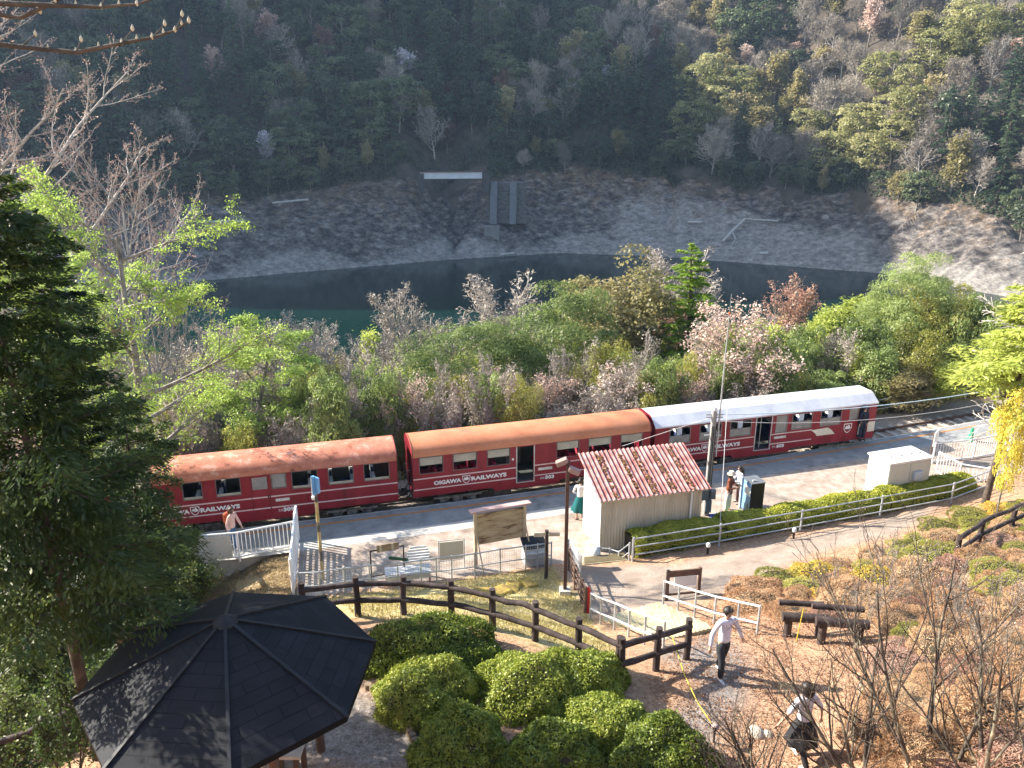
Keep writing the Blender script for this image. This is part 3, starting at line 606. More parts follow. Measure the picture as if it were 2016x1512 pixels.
def bogie(t, x):
    mb = MB()
    for s in (-1, 1):
        y = s*.74; mb.b2(x-.95, x+.95, y-.03, y+.03, .02, .10, 0)
        for a, b in (((x-.95, .1), (x-.35, -.16)), ((x+.95, .1), (x+.35, -.16)), ((x-.6, -.2), (x-.2, .1)), ((x+.6, -.2), (x+.2, .1))): mb.beam((a[0], y-.02*s, a[1]), (b[0], y-.02*s, b[1]), .04, .05)
        for dx in (-.6, .6): mb.box((x+dx, y+s*.04, -.1), (.22, .12, .2), 0, 0)
        mb.box((x, y+s*.03, -.05), (.36, .1, .26), 0, 0); mb.b2(x-.95, x+.95, y-.02, y+.02, -.22, -.17)
    b = mb.build('bogie', mat('bogie_grey', [(.05,.045,.04),(.16,.15,.13),(.25,.23,.2)], 5, .8), t)
    for dx in (-.6, .6):
        for s in (-1, 1):
            mb = MB(); mb.tube([(x+dx, s*.50, -.1), (x+dx, s*.60, -.1)], .27, 18); mb.tube([(x+dx, s*.46, -.1), (x+dx, s*.50, -.1)], .3, 18); mb.build('wheel', steel_d, b)
def shield(parent, x, z, s=1.):
    mb = MB(); y = -W2-.006
    P = [(-.15, .15), (.15, .15), (.15, -.02), (.09, -.12), (0, -.18), (-.09, -.12), (-.15, -.02)]
    def pl(P, k, yy, m): mb.add([(x+a*k*s, yy, z+b*k*s) for a, b in P], [tuple(range(len(P)))], m)
    pl(P, 1, y, 0); pl(P, .84, y-.002, 1)
    pl([(-.11, .0), (-.05, .09), (-.02, .05), (.03, .12), (.11, .0), (.06, -.04), (-.07, -.04)], 1, y-.004, 0)
    mb.build('crest', [white, red], parent)
def stripes(t, segs, L):
    for z, th in ((1.045, .045), (.60, .045)):
        mb = MB()
        for a, b in segs: mb.b2(a, b, -W2-.008, -W2-.001, z-th/2, z+th/2)
        mb.build('stripe', mat('stripe_pink_white', [(.58,.42,.40),(.72,.6,.57)], 3, .6), t)
def carriage(name, label, A, B, wins, door, roofm, kind, seatm):
    A = Vector(A); B = Vector(B); L = (B-A).length; rz = atan2(B.y-A.y, B.x-A.x); nrm = Vector((-sin(rz), cos(rz), 0)); c = A+nrm*W2
    t = thing(name, label, 'railway carriage', (c.x, c.y, 0), rz, 'carriages of the red train')
    holes = [(a, b, wz0, wz1) for a, b, wz0, wz1, k in wins]; d0, d1 = door[:2]
    fr_holes = holes+[(d0, d1, .42, 1.9)]
    mb = MB(); wall(mb, 0, L, BT, EV, fr_holes, -W2, -W2+.05); wall(mb, 0, L, BT, EV, holes, W2, W2-.05)
    mb.b2(.02, L-.02, -W2+.06, W2-.06, .30, .40, 1); mb.b2(.02, L-.02, -W2+.06, W2-.06, EV-.02, EV+.02, 1)
    s0, s1 = door[2], door[3]
    mb.add([(s0-.12, -W2, BT), (s1+.12, -W2, BT), (s1, -W2, BT-.16), (s0, -W2, BT-.16)], [(0, 1, 2, 3)], 0)
    mb.add([(s0-.12, -W2+.05, BT), (s1+.12, -W2+.05, BT), (s1, -W2+.05, BT-.16), (s0, -W2+.05, BT-.16)], [(0, 3, 2, 1)], 0)
    mb.add([(s0, -W2, BT-.16), (s1, -W2, BT-.16), (s1, -W2+.05, BT-.16), (s0, -W2+.05, BT-.16)], [(0, 1, 2, 3)], 0)
    y0, y1 = -W2, W2
    for xe, sg in ((0, -1), (L, 1)):
        for ya, yb in ((-W2+.003, -.36), (.36, W2-.003)): mb.b2(xe-.05*sg, xe, ya, yb, BT, EV, 0)
        mb.b2(xe-.05*sg, xe, -.36, .36, 1.85, EV, 0); mb.b2(xe-.05*sg, xe, -.36, .36, BT, .42, 0)
    mb.build('body', [red, inner], t)
    # roof
    mb = MB()
    if kind == 'round':
        n = 12; pr = [(-(W2+.03)*cos(pi*i/n), EV-.02+.52*sin(pi*i/n)**.8) for i in range(n+1)]
    else:
        pr = [(-W2-.03, EV-.03), (-W2-.03, EV+.03), (-.52, EV+.36), (-.40, EV+.40), (.40, EV+.40), (.52, EV+.36), (W2+.03, EV+.03), (W2+.03, EV-.03)]
    N = 16; xsr = [-.02+(L+.04)*i/N for i in range(N+1)]
    vs_ = [(x, y, z) for x in xsr for y, z in pr]; n = len(pr)
    mb.add(vs_, [(i*n+k, i*n+k+1, (i+1)*n+k+1, (i+1)*n+k) for i in range(N) for k in range(n-1)], 0, kind == 'round')
    for x in (xsr[0], xsr[-1]):
        mb.add([(x, y, z) for y, z in pr], [tuple(range(n))], 1)
    r = mb.build('roof', [roofm, red if kind != 'round' else red], t)
    if kind == 'round':
        for x in (xsr[0]+.03, xsr[-1]-.03):
            m2 = MB(); m2.tube([(x, y, z+.006) for y, z in pr], .016, 5); m2.build('roof_edge_bead', redd, r)
    # windows
    for a, b, z0, z1, k in wins:
        for sd in (-1, 1):
            yy = sd*W2; mb = MB(); e = .022
            for q in ((a-e, b+e, z1, z1+e), (a-e, b+e, z0-e, z0), (a-e, a, z0, z1), (b, b+e, z0, z1)): mb.b2(q[0], q[1], yy+sd*.010, yy-sd*.02, q[2], q[3])
            f = mb.build('window', mat('window_frame', [(.10,.09,.09),(.2,.18,.17)], 4, .5) if kind == 'round' else mat('window_frame_b', [(.2,.18,.17),(.3,.28,.26)], 4, .5), t)
            g = MB(); zm = (z0+z1)/2; ya, yb = yy-sd*.012, yy-sd*.026
            if k == 'upper': g.b2(a+.02, b-.02, ya, yb, zm+.0, z1-.02); g.build('pane', frost, f)
            elif k == 'lower': g.b2(a+.01, b-.01, ya, yb, z0+.01, zm-.02+.02*(kind != 'round')); g.build('pane', frost_g, f)
            elif k == 'full': g.b2(a+.01, b-.01, ya, yb, z0+.01, z1-.01); g.build('pane', frost_g, f)
            elif k == 'sill': g.b2(a+.01, b-.01, ya, yb, z0, z0+.09); g.build('pane', frost, f)
            if kind != 'round' and k == 'lower':
                cu = MB(); xc = a+(b-a)*.5
                for q in range(4): cu.b2(xc-.12+q*.06, xc-.075+q*.06, -sd*-W2-sd*.05-.0, sd*W2-sd*.075-.01*(q % 2), zm-.08+.03*q, z1-.02)
                if sd < 0: cu.build('curtain', mat('curtain_pale_blue', [(.5,.58,.68),(.7,.76,.82)], 3, .9), f)
    # seats
    x = .7
    while x < L-.7:
        if not (d0-.35 < x < d1+.35):
            for y in (-.5, .5):
                mb = MB(); mb.box((x, y, .62), (.38, .62, .12)); mb.box((x+.2, y, .95), (.1, .62, .68)); mb.b2(x+.14, x+.26, y-.27, y+.27, 1.12, 1.30, 1)
                mb.build('seat', [seatm, white if kind != 'round' or seatm is seat_b else seatm], t)
        x += .78
    bogie(t, 1.75); bogie(t, L-1.75)
    mb = MB(); mb.b2(3.0, L-3.0, -.6, .6, .02, .28)
    mb.b2(3.2, 3.9, -.85, -.62, -.1, .2); mb.b2(.02, .35, -.5, .5, .02, .29); mb.b2(L-.35, L-.02, -.5, .5, .02, .29); mb.build('underframe', steel_d, t)
    for xe, sg in ((0, -1), (L, 1)):
        mb = MB(); mb.tube([(xe, 0, .16), (xe+sg*.3, 0, .16)], .06, 8); mb.b2(xe+sg*.12, xe+sg*.34, -.12, .12, .06, .26)
        for y in (-.4, .4): mb.tube([(xe, y, .3), (xe+sg*.12, y, .12), (xe+sg*.24, y, .1)], .025, 6)
        mb.build('coupler', steel_d, t)
        mb = MB()
        for y in (-.36, .36): mb.tube([(xe+sg*.02, y, .42), (xe+sg*.16, y, .42), (xe+sg*.16, y, 1.2), (xe+sg*.02, y, 1.2)], .014, 5)
        mb.build('end_handrail', steel, t)
    return t, L
def plate(t, x, z=.86, wd=.42):
    mb = MB(); mb.b2(x, x+wd, -W2-.014, -W2-.003, z-.055, z+.055, 0)
    mb.build('destination_plate', [mat('plate_cream', [(.5,.48,.42),(.6,.58,.52)], 5, .6)], t)
    o = lettering('千頭⟷井川', t, x+.02, -W2-.016, z-.035, .1, mat('ink', [(.03,.03,.03),(.05,.05,.05)], 3, .6), sx=.76, bold=.004)
A303, B303 = at(815, 980, .3), at(1277, 921, .3); dirv = (B303-A303).normalized()
wz = (1.26, 1.91)
def w3(L, xs3, k, wz=wz): return [(a, b, wz[0], wz[1], k) for a, b in xs3]
L0 = (B303-A303).length
def frac(A, B, px):                # where along the carriage side this feature sits
    best = min(range(401), key=lambda i: abs((lambda p: 1008+FPX*p.x/(p.y*cos(PITCH)-(1.2-CH)*sin(PITCH))-px)(A.lerp(B, i/400)))); return best/400*(B-A).length
F = lambda p: frac(A303, B303, p)
t, L = carriage('railway_carriage', 'middle red carriage numbered 303 with faded orange rounded roof and open door', A303, B303,
    w3(0, [(F(827), F(872)), (F(893), F(938)), (F(960), F(1003)), (F(1096), F(1139)), (F(1159), F(1202)), (F(1222), F(1263))], 'upper'), (F(1018), F(1050), F(975), F(1100)), roof_o, 'round', seat_r)
d0, d1 = F(1018), F(1050)
stripes(t, [(.01, d0-.03), (d1+.05, L-.01)], L)
lettering('OIGAWA', t, F(853), -W2-.012, .735, .22, white, 1.3, .014, x1=F(908)); shield(t, F(918), .82, 1.05); lettering('RAILWAYS', t, F(928), -W2-.012, .735, .22, white, 1.3, .014, x1=F(997))
lettering('303', t, F(1073), -W2-.012, .40, .2, white, 1.3, .012); lettering('スロフ', t, F(1063), -W2-.012, .42, .1, white, .9, .004)
plate(t, F(1060), .86, F(1087)-F(1060))
mb = MB(); mb.b2(d1+.01, d1+.05, -W2-.02, -W2+.02, .40, 1.92); mb.b2(d0-.05, d0-.01, -W2-.02, -W2+.02, .40, 1.92); mb.b2(d0-.05, d1+.05, -W2-.05, -W2+.02, .38, .41); mb.build('door_frame', steel, t)
mb = MB(); mb.b2(d0+.02, d1-.02, W2-.12, W2-.10, .42, 1.88); mb.build('far_door', frost_g, t)
mb = MB(); mb.b2(F(1008), F(1012), -W2-.02, -W2, 1.38, 1.46); mb.build('marker_plate', white, t)
# carriage 309
B309 = at(785, 985, .3); dv = Vector((1, .262, 0)).normalized(); A309 = B309-dv*10.35
F = lambda p: frac(A309, B309, p)
t, L = carriage('railway_carriage', 'left red carriage numbered 309 with peeling orange roof, partly behind trees', A309, B309,
    w3(0, [(F(363), F(400)), (F(428), F(475)), (F(578), F(626)), (F(648), F(697)), (F(719), F(766))], 'sill')+[(.5, 1.4, *wz, 'lower'), (F(536), F(565), 1.36, 1.9, 'full')], (F(495), F(531), F(440), F(612)), roof_p, 'round', seat_b)
d0, d1 = F(495), F(535)
mb = MB(); wall(mb, F(495)+.01, F(531)-.01, .43, 1.89, [(F(495)+.05, F(531)-.05, 1.36, 1.84)], -W2+.01, -W2+.04, 0, 0); dr = mb.build('door', red, t)
mb = MB(); mb.b2(F(495)+.03, F(531)-.03, -W2+.015, -W2+.035, 1.36, 1.84); mb.build('pane', frost_g, dr); mb = MB(); mb.b2(F(527), F(530), -W2-.02, -W2+.01, 1.0, 1.12); mb.build('handle', steel_d, dr)
stripes(t, [(.01, d0-.01), (d0+.01, F(531)-.01), (F(531)+.03, L-.01)], L)
lettering('OIGAWA', t, F(311), -W2-.012, .735, .22, white, 1.3, .014, x1=F(370)); shield(t, F(381), .82, 1.05); lettering('RAILWAYS', t, F(392), -W2-.012, .735, .22, white, 1.3, .014, x1=F(470))
lettering('309', t, F(554), -W2-.012, .40, .2, white, 1.3, .012); lettering('スロフ', t, F(544), -W2-.012, .42, .1, white, .9, .004); plate(t, F(541), .88, F(569)-F(541))
# cab carriage 603
A603, B603 = at(1286, 916, .3), at(1718, 861, .3); F = lambda p: frac(A603, B603, p); wz6 = (1.17, 1.86)
F6 = F
t, L = carriage('railway_carriage', 'right red cab carriage numbered 603 with flat-topped silver roof and cream flash', A603, B603,
    w3(0, [(F(1318), F(1358)), (F(1377), F(1418)), (F(1437), F(1477)), (F(1558), F(1597)), (F(1614), F(1654))], 'lower', wz6)+[(F(1671), F(1687), 1.3, 1.86, 'full'), (F(1527), F(1548), 1.1, 1.86, 'full')], (F(1488), F(1516), F(1447), F(1556)), roof_s, 'facet', seat_b)
d0, d1 = F(1488), F(1516)
stripes(t, [(.01, d0-.03), (d1+.05, F(1600))], L)
lettering('OIGAWA', t, F(1330), -W2-.012, .735, .22, white, 1.3, .014, x1=F(1382)); shield(t, F(1388), .82, 1.05); lettering('RAILWAYS', t, F(1397), -W2-.012, .735, .22, white, 1.3, .014, x1=F(1458))
lettering('603', t, F(1532), -W2-.012, .40, .2, white, 1.3, .012); lettering('クハ', t, F(1523), -W2-.012, .42, .1, white, .9, .004); plate(t, F(1525), .88, F(1549)-F(1525)); shield(t, F(1670), .93, 1.4)
mb = MB(); y = -W2-.012; mb.add([(F(1598), y, 1.02), (F(1630), y, 1.07), (F(1638), y, .93), (F(1646), y, .72), (F(1610), y, .72), (F(1606), y, .86)], [(0, 1, 2, 3, 4, 5)]); mb.build('cream_flash', cream, t)
mb = MB(); mb.b2(F(1689), F(1708), -W2-.006, -W2-.001, .42, 1.9); cab = mb.build('cab_doorway_shade', mat('cab_shade', [(.012,.012,.015),(.02,.02,.025)], 2, .7), t)  # black sheet on the closed side, shade of the open doorway painted on
mb = MB(); mb.b2(F(1710), L-.01, -W2-.012, -W2-.003, .62, 1.1); mb.add([(F(1690), -W2-.03, .55), (F(1700), -W2-.03, .55), (F(1700), -W2-.03, 1.12), (F(1696), -W2-.03, 1.16), (F(1690), -W2-.03, .9)], [(0, 1, 2, 3, 4)]); mb.b2(L+.001, L+.012, -W2+.01, W2-.01, .62, 1.1); mb.build('cream_band', cream, t)
mb = MB(); mb.b2(d1+.01, d1+.05, -W2-.02, -W2+.02, .40, 1.92); mb.b2(d0-.05, d0-.01, -W2-.02, -W2+.02, .40, 1.92); mb.b2(d0-.05, d1+.05, -W2-.05, -W2+.02, .38, .41); mb.tube([((d0+d1)/2, -.7, .42), ((d0+d1)/2, -.7, 1.9)], .02, 6); mb.build('door_frame', steel, t)
mb = MB(); mb.b2(.001, .05, -.3, .3, 1.3, 1.8); mb.build('end_window', glass_d, t)
for s in (-.55, .55): mb = MB(); mb.tube([(L+.005, s, .8), (L+.05, s, .8)], .09, 12); mb.build('headlight', mat('lamp_glass', [(.6,.6,.55),(.7,.7,.65)], 3, .2), t)
# ---------------------------------------------------------------- shed
TR = atan2(.30, 1)
def corr(mb, o, ux, uz, wd, ht, n, amp, nrm, m=0):
    """corrugated sheet: n waves over width wd"""
    k = n*6; vs_ = []
    for i in range(k+1):
        a = amp*sin(2*pi*i/6); p = Vector(o)+Vector(ux)*(wd*i/k)+Vector(nrm)*a; vs_ += [p, p+Vector(uz)*ht]
    mb.add(vs_, [(2*i, 2*i+2, 2*i+3, 2*i+1) for i in range(k)], m, True)
S0, S1 = at(1180, 1086), at(1372, 1050, 0); rz = atan2(26.0-23.9, 6.95-3.05)
t = thing('storage_shed', 'cream corrugated shed with rusty red-and-white striped corrugated roof beside the platform', 'shed', (S0.x, S0.y, 0), TR-.04)
WS, DS, HF, HB = 3.72, 1.75, 1.98, 2.42
wallm = mat('shed_cream', [(.38,.33,.24),(.52,.47,.36),(.58,.53,.42)], 1.5, .6, detail=9, stretch=(1, 1, .15)); wallw = mat('shed_white', [(.62,.62,.6),(.76,.76,.74)], 1.5, .6)
mb = MB(); corr(mb, (0, 0, 0), (1, 0, 0), (0, 0, 1), WS, HF, 34, .016, (0, -1, 0)); corr(mb, (WS, DS, 0), (-1, 0, 0), (0, 0, 1), WS, HB, 34, .016, (0, 1, 0)); mb.build('corrugated_wall', wallm, t)
for x in (0, WS): mb = MB(); mb.add([(x, .02, 0), (x, DS-.02, 0), (x, DS-.02, HB), (x, .02, HF)], [(0, 1, 2, 3)]); mb.build('end_wall', wallw, t)
mb = MB(); mb.tube([(WS-.42, -.05, .02), (WS-.42, -.05, HF-.05)], .035, 8); mb.tube([(WS-.42, -.05, HF-.06), (WS-.42, -.12, HF)], .035, 8); mb.build('downpipe', white, t)
mb = MB(); mb.tube([(-.1, -.13, HF-.02), (WS+.15, -.13, HF-.02)], .045, 8); mb.build('gutter', wallm, t)
slp = (HB-HF)/DS; ux = (1, 0, 0); uz = Vector((0, 1, slp*1.35)).normalized(); z00 = HF+.02
rm = bpy.data.materials.new('roof_striped_rust'); rm.use_nodes = True; nt = rm.node_tree; b = nt.nodes['Principled BSDF']; b.inputs['Roughness'].default_value = .75
tc = nt.nodes.new('ShaderNodeTexCoord'); wv = nt.nodes.new('ShaderNodeTexWave'); wv.bands_direction = 'X'; wv.inputs['Scale'].default_value = 1.848; wv.inputs['Distortion'].default_value = 0; wv.inputs['Detail'].default_value = 0; nt.links.new(tc.outputs['Object'], wv.inputs[0])
nn_ = nt.nodes.new('ShaderNodeTexNoise'); nn_.inputs['Scale'].default_value = 3; nn_.inputs['Detail'].default_value = 8; nt.links.new(tc.outputs['Object'], nn_.inputs[0])
c1 = ramp(nt, nn_.outputs[0], [(.26,.06,.05),(.40,.13,.11),(.52,.26,.22)], [.35, .5, .7]); c2 = ramp(nt, nn_.outputs[0], [(.38,.22,.19),(.58,.44,.4)], [.35, .6])
mx = nt.nodes.new('ShaderNodeMix'); mx.data_type = 'RGBA'; rr_ = ramp(nt, wv.outputs[0], [(0, 0, 0), (1, 1, 1)], [.58, .9]); nt.links.new(rr_, mx.inputs[0]); nt.links.new(c1, mx.inputs[6]); nt.links.new(c2, mx.inputs[7]); nt.links.new(mx.outputs[2], b.inputs['Base Color'])
RN = 24; LR = (DS+.55)*1.06
mb = MB(); corr(mb, (-.14, -.2, z00), ux, uz, WS+.36, LR, RN, .03, (0, -uz.z, uz.y)); rf = mb.build('roof', rm, t)
mb = MB(); rs = random.Random(3)
for xr in (.55, 1.35, 1.9, 2.6, 3.3):
    for k in range(70):
        f = rs.random(); x = xr+rs.gauss(0, .05)+.12*f*0; p = Vector((x, -.2, z00))+uz*(f*LR*.92+.05)+Vector((0, -uz.z, uz.y))*.02
        mb.box(p, (rs.uniform(.02, .07), rs.uniform(.03, .09), .03), rs.random()*3)
mb.build('fallen_leaf_litter', mat('litter_rust', [(.10,.05,.02),(.2,.1,.04),(.28,.16,.06)], 8, .95), rf)['kind'] = 'stuff'
# ---------------------------------------------------------------- pole with boxes, mast and cables
pm = mat('pole_concrete', [(.24,.23,.21),(.36,.35,.33)], 2, .8); boxg = mat('box_grey', [(.14,.155,.155),(.22,.235,.235)], 3, .5)
Pp = at(1389, 1013); t = thing('utility_pole', 'concrete utility pole with grey boxes and thin tall mast beside the shed', 'utility pole', Pp)
mb = MB(); mb.tube([(0, 0, 0), (0, 0, 4.15)], [.12, .095], 14); mb.build('pole', pm, t)
mb = MB(); mb.lathe([(.10, 4.15), (.11, 4.2), (.06, 4.28)], 10); mb.build('cap', white, t)
mb = MB(); mb.tube([(.17, -.06, 2.4), (.2, 0, 4.0), (.22, .0, 7.7)], [.035, .035, .014], 8); mb.tube([(.22, 0, 7.7), (.23, 0, 8.4)], .006, 5); mb.build('mast', steel, t)
mb = MB(); mb.box((.22, 0, 7.72), (.05, .05, .09)); mb.build('mast_light', mat('orange_plastic', [(.6,.15,.03),(.6,.15,.03)], 3, .5), t)
mb = MB()
for z in (3.2, 3.9, 4.0): mb.beam((-.3, 0, z), (.32, 0, z), .04, .04)
mb.build('crossarm', steel, t)
for (c, d) in (((-.16, -.17, 1.05), (.3, .2, .65)), ((.14, -.2, .95), (.2, .16, .36)), ((.02, -.16, .45), (.22, .14, .5))):
    mb = MB(); mb.box(c, d); mb.box((c[0], c[1]-d[1]/2-.006, c[2]), (d[0]-.05, .008, d[2]-.06)); mb.build('meter_box', boxg, t, bevel=.01)
mb = MB()
for k, x in enumerate((-.06, 0, .07)): mb.tube([(x, -.13, .1), (x*1.1, -.13, 1.9), (x, -.12, 3.6)], .016, 6)
mb.tube([(-.16, -.16, .7), (-.32, -.15, .4), (-.26, -.12, .02)], .012, 5); mb.tube([(-.2, -.16, .7), (-.42, -.1, .35), (-.4, -.1, .02)], .012, 5); mb.build('conduit', mat('black_cable', [(.02,.02,.02),(.05,.05,.05)], 3, .6), t)
def cable(label, pts, r, m, sag=.0, cat='cable', name='cable', group=None):
    a, b = Vector(pts[0]), Vector(pts[-1]); q = [a.lerp(b, i/14)-Vector((0, 0, sag*4*(i/14)*(1-i/14))) for i in range(15)] if len(pts) == 2 else [Vector(p) for p in pts]
    mb = MB(); mb.tube([p-a for p in q], r, 5); o = mb.build(name, m, None); o.location = a; return tag(o, label, cat, group)
top = Pp+Vector((.2, 0, 4.0)); cbl = mat('cable_blue_white', [(.35,.5,.62),(.6,.68,.74)], 3, .6); wht = mat('cable_white', [(.55,.55,.55),(.7,.7,.7)], 3, .6)
far_e = atD(2070, 745, 30); cable('pale blue cable strung from the pole off to the right', [top, far_e], .018, cbl, .35)
cable('thin grey cable hanging just below the pale blue one', [top-Vector((0, 0, .25)), atD(2070, 765, 30)], .008, wht, .55)
cable('thin white vertical cord hanging in front of the train near the pole', [at(1415, 1078, .25), at(1413, 1000, .25)+Vector((0, 0, 4.2))], .009, wht)
cable('thin stay wire slanting down from the pole across the shed roof', [top, Vector((Pp.x-3.0, Pp.y+1.6, 2.1))], .007, wht)
# ---------------------------------------------------------------- station furniture
bt = at(1487, 1013); t = thing('standing_display', 'tall black box with blue and white printed side behind the hedge', 'display box', bt, TR-.05)
blk = mat('black_panel', [(.006,.006,.007),(.012,.012,.013)], 3, .5); blu = mat('print_blue', [(.10,.22,.42),(.25,.42,.62)], 3, .5); gry = mat('grey_top', [(.10,.11,.12),(.16,.17,.18)], 3, .5)
mb = MB(); mb.b2(-.27, .27, 0, .62, .02, 1.27); mb.build('cabinet', blk, t)
mb = MB(); mb.b2(-.29, .29, -.02, .64, 1.272, 1.30); mb.build('top', gry, t)
mb = MB(); mb.b2(-.276, -.271, .03, .59, .05, 1.24); sp_ = mb.build('side_print', blu, t)
mb = MB(); mb.b2(-.282, -.277, .04, .44, .72, 1.08); mb.build('white_patch', white, sp_)
mb = MB(); mb.add([(-.281, .05, .1), (-.281, .3, .1), (-.281, .12, .5)], [(0, 1, 2)]); mb.build('grey_patch', gry, sp_)
mb = MB(); mb.b2(-.34, -.285, .6, .66, .0, 1.30); mb.build('side_board', mat('pale_blue_board', [(.45,.6,.75),(.7,.78,.85)], 3, .5), t)
mb = MB(); mb.box((-.1, .18, 1.32), (.1, .07, .06)); mb.box((-.02, .16, 1.315), (.08, .06, .05)); tag(mb.build('camera_clamp', steel, None, loc=None), None)
o = bpy.data.objects['camera_clamp']; o.parent = t
mt = at(1440, 1014); t = thing('floor_mat', 'yellow, green and blue mat lying in front of the black box', 'mat', (mt.x, mt.y, .006), TR)
for x0, x1, m in ((-.85, -.45, mat('mat_blue', [(.02,.04,.25),(.03,.06,.32)], 3, .8)), (-.448, .0, mat('mat_green', [(.05,.25,.06),(.08,.33,.08)], 3, .8)), (.002, .55, mat('mat_yellow', [(.6,.62,.04),(.7,.72,.1)], 3, .8))):
    mb = MB(); mb.b2(x0, x1, -.3, .25, 0, .02); mb.build('mat_panel', m, t)
ct = at(1782, 993); t = thing('equipment_cabinet', 'large white steel cabinet with small meter box behind the hedge', 'cabinet', (ct.x, ct.y+.1, 0), TR+.03)
mb = MB(); mb.b2(-1.0, 1.0, 0, 1.05, .06, 1.76); mb.build('body', white, t); mb = MB(); mb.b2(-1.06, 1.06, -.06, 1.1, 1.762, 1.82); mb.build('top', white, t); mb = MB(); mb.b2(-.9, .9, .05, .9, 0, .058); mb.build('plinth', conc, t)
for a, b in ((-.98, -.012), (.012, .98)):
    mb = MB(); mb.b2(a, b, -.02, -.002, .12, 1.68); d_ = mb.build('door', mat('cabinet_shaded_beige', [(.50,.49,.43),(.6,.59,.53)], 2, .5), t)  # door beige has the shade of the front side put into its colour
    m2 = MB(); m2.b2(b-.1 if a < 0 else a+.06, b-.07 if a < 0 else a+.09, -.045, -.02, .75, .9); m2.build('handle', steel, d_)
mb = MB(); mb.b2(.15, .55, -.16, -.021, 1.0, 1.33); mb.build('meter_box', mat('meter_grey', [(.4,.44,.5),(.5,.54,.6)], 3, .4), t, bevel=.03)
for x in (-.6, -.1, .4, .8): mb = MB(); mb.b2(x, x+.08, .4, .5, 1.822, 1.84); mb.build('roof_bolt', gry, t)
# railings ---------------------------------------------------------------
def rail_fence(name, label, P, hts, r, m, posth, pr=None, cat='railing', infill=None, postm=None, group=None, posts=None, sub=0):
    """P: post feet; hts: rail heights above the feet; infill: ('bars', spacing) or ('mesh', spacing) or ('sheet', i0, i1)"""
    t = thing(name, label, cat, P[0], 0, group); pr = pr or r*1.25
    for i, p in enumerate(P):
        if posts and i not in posts: continue
        mb = MB(); mb.tube([p-Vector((0, 0, .1)), p+Vector((0, 0, posth))], pr, 8); mb.build('post', postm or m, t, w=True)
    for z in hts:
        mb = MB()
        for a, b in zip(P, P[1:]): mb.tube([a+Vector((0, 0, z)), b+Vector((0, 0, z))], r, 6)
        mb.build('rail', m, t, w=True)
    if infill:
        mb = MB(); z0, z1 = infill[2], infill[3]
        for a, b in zip(P, P[1:]):
            L_ = (b-a).length; n = max(2, int(L_/infill[1]))
            for i in range(n+1):
                p = a.lerp(b, i/n); mb.tube([p+Vector((0, 0, z0)), p+Vector((0, 0, z1))], infill[4], 4, caps=False)
            if infill[0] == 'mesh':
                k = int((z1-z0)/infill[1])
                for j in range(k+1): mb.tube([a+Vector((0, 0, z0+j*infill[1])), b+Vector((0, 0, z0+j*infill[1]))], infill[4], 4, caps=False)
        mb.build('mesh_panel' if infill[0] == 'mesh' else 'balusters', m, t, w=True)
    return t
def gps(L_): return [gp(*p) for p in L_]
def zz(P, z=0): return [Vector((p.x, p.y, z)) for p in P]
# along the platform hedge
P = [at(1245, 1105, .12), at(1415, 1077, .22), at(1575, 1047, .25), at(1732, 1016, .3), at(1872, 988, .4), at(1960, 955, .5)]
P = [Vector((p.x, p.y, h1(p.x, p.y))) for p in P]
rail_fence('tube_fence', 'galvanised three-rail fence running along the foot of the clipped hedge', P, (.22, .52, .82), .024, steel, .88, .035, 'fence')
P = [Vector((p.x, p.y, h1(p.x, p.y))) for p in (at(1180, 1090, .05), at(1200, 1092, .05), at(1218, 1098, .05), at(1238, 1103, .1))]
rail_fence('tube_fence', 'short galvanised railing at the left end of the hedge by the shed', P, (.3, .62), .022, steel, .66, .03, 'fence')
# mesh fence round the picnic area
mf = [(590,1180),(632,1178),(680,1170),(730,1165),(785,1160),(830,1153),(860,1150),(890,1146),(935,1140),(985,1131),(1035,1124),(1058,1121),(1085,1117)]
P = gps(mf); rail_fence('mesh_fence', 'grey wire mesh fence curving round the small picnic area', P, (.45, .92), .02, steel, .96, .024, 'fence', infill=('mesh', .075, .06, .90, .0035))
# white picket-like rails at the left
P = zz([at(330, 1112), at(472, 1100), at(585, 1076)], 0)
t = rail_fence('white_railing', 'white railing with thin bars at the left end of the platform', P, (.08, .98), .035, white, 1.0, .045, 'railing', infill=('bars', .13, .08, .98, .011))
mb = MB(); a = P[0].lerp(P[1], .18); b = P[0].lerp(P[1], .93); n = (b-a).normalized(); mb.beam((a+b)/2-n*((b-a).length/2)+Vector((-.02, -.06, .52)), (a+b)/2+n*((b-a).length/2)+Vector((-.02, -.06, .52)), .02, .84)
for i in range(9): p = a.lerp(b, (i+.5)/9); mb.box(p+Vector((-.02, -.075, .52)), (.02, .01, .84), .2)
mb.build('panel', mat('cream_sheet', [(.55,.52,.45),(.66,.63,.56)], 2, .6), t, w=True)
P = [at(578, 1172, .0), at(583, 1120, 0), at(586, 1076, 0), at(588, 1062, 0)]
t = rail_fence('white_gate_fence', 'tall white slatted screen standing end-on at the platform corner', P, (.1, 1.25), .04, white, 1.3, .05, 'fence', infill=('bars', .16, .1, 1.25, .03))
mb = MB()
for i in range(8): mb.beam(P[0]+Vector((0.02, 0, .18+.14*i)), P[2]+Vector((0.02, 0, .18+.14*i)), .02, .07)
mb.build('slats', white, t, w=True)
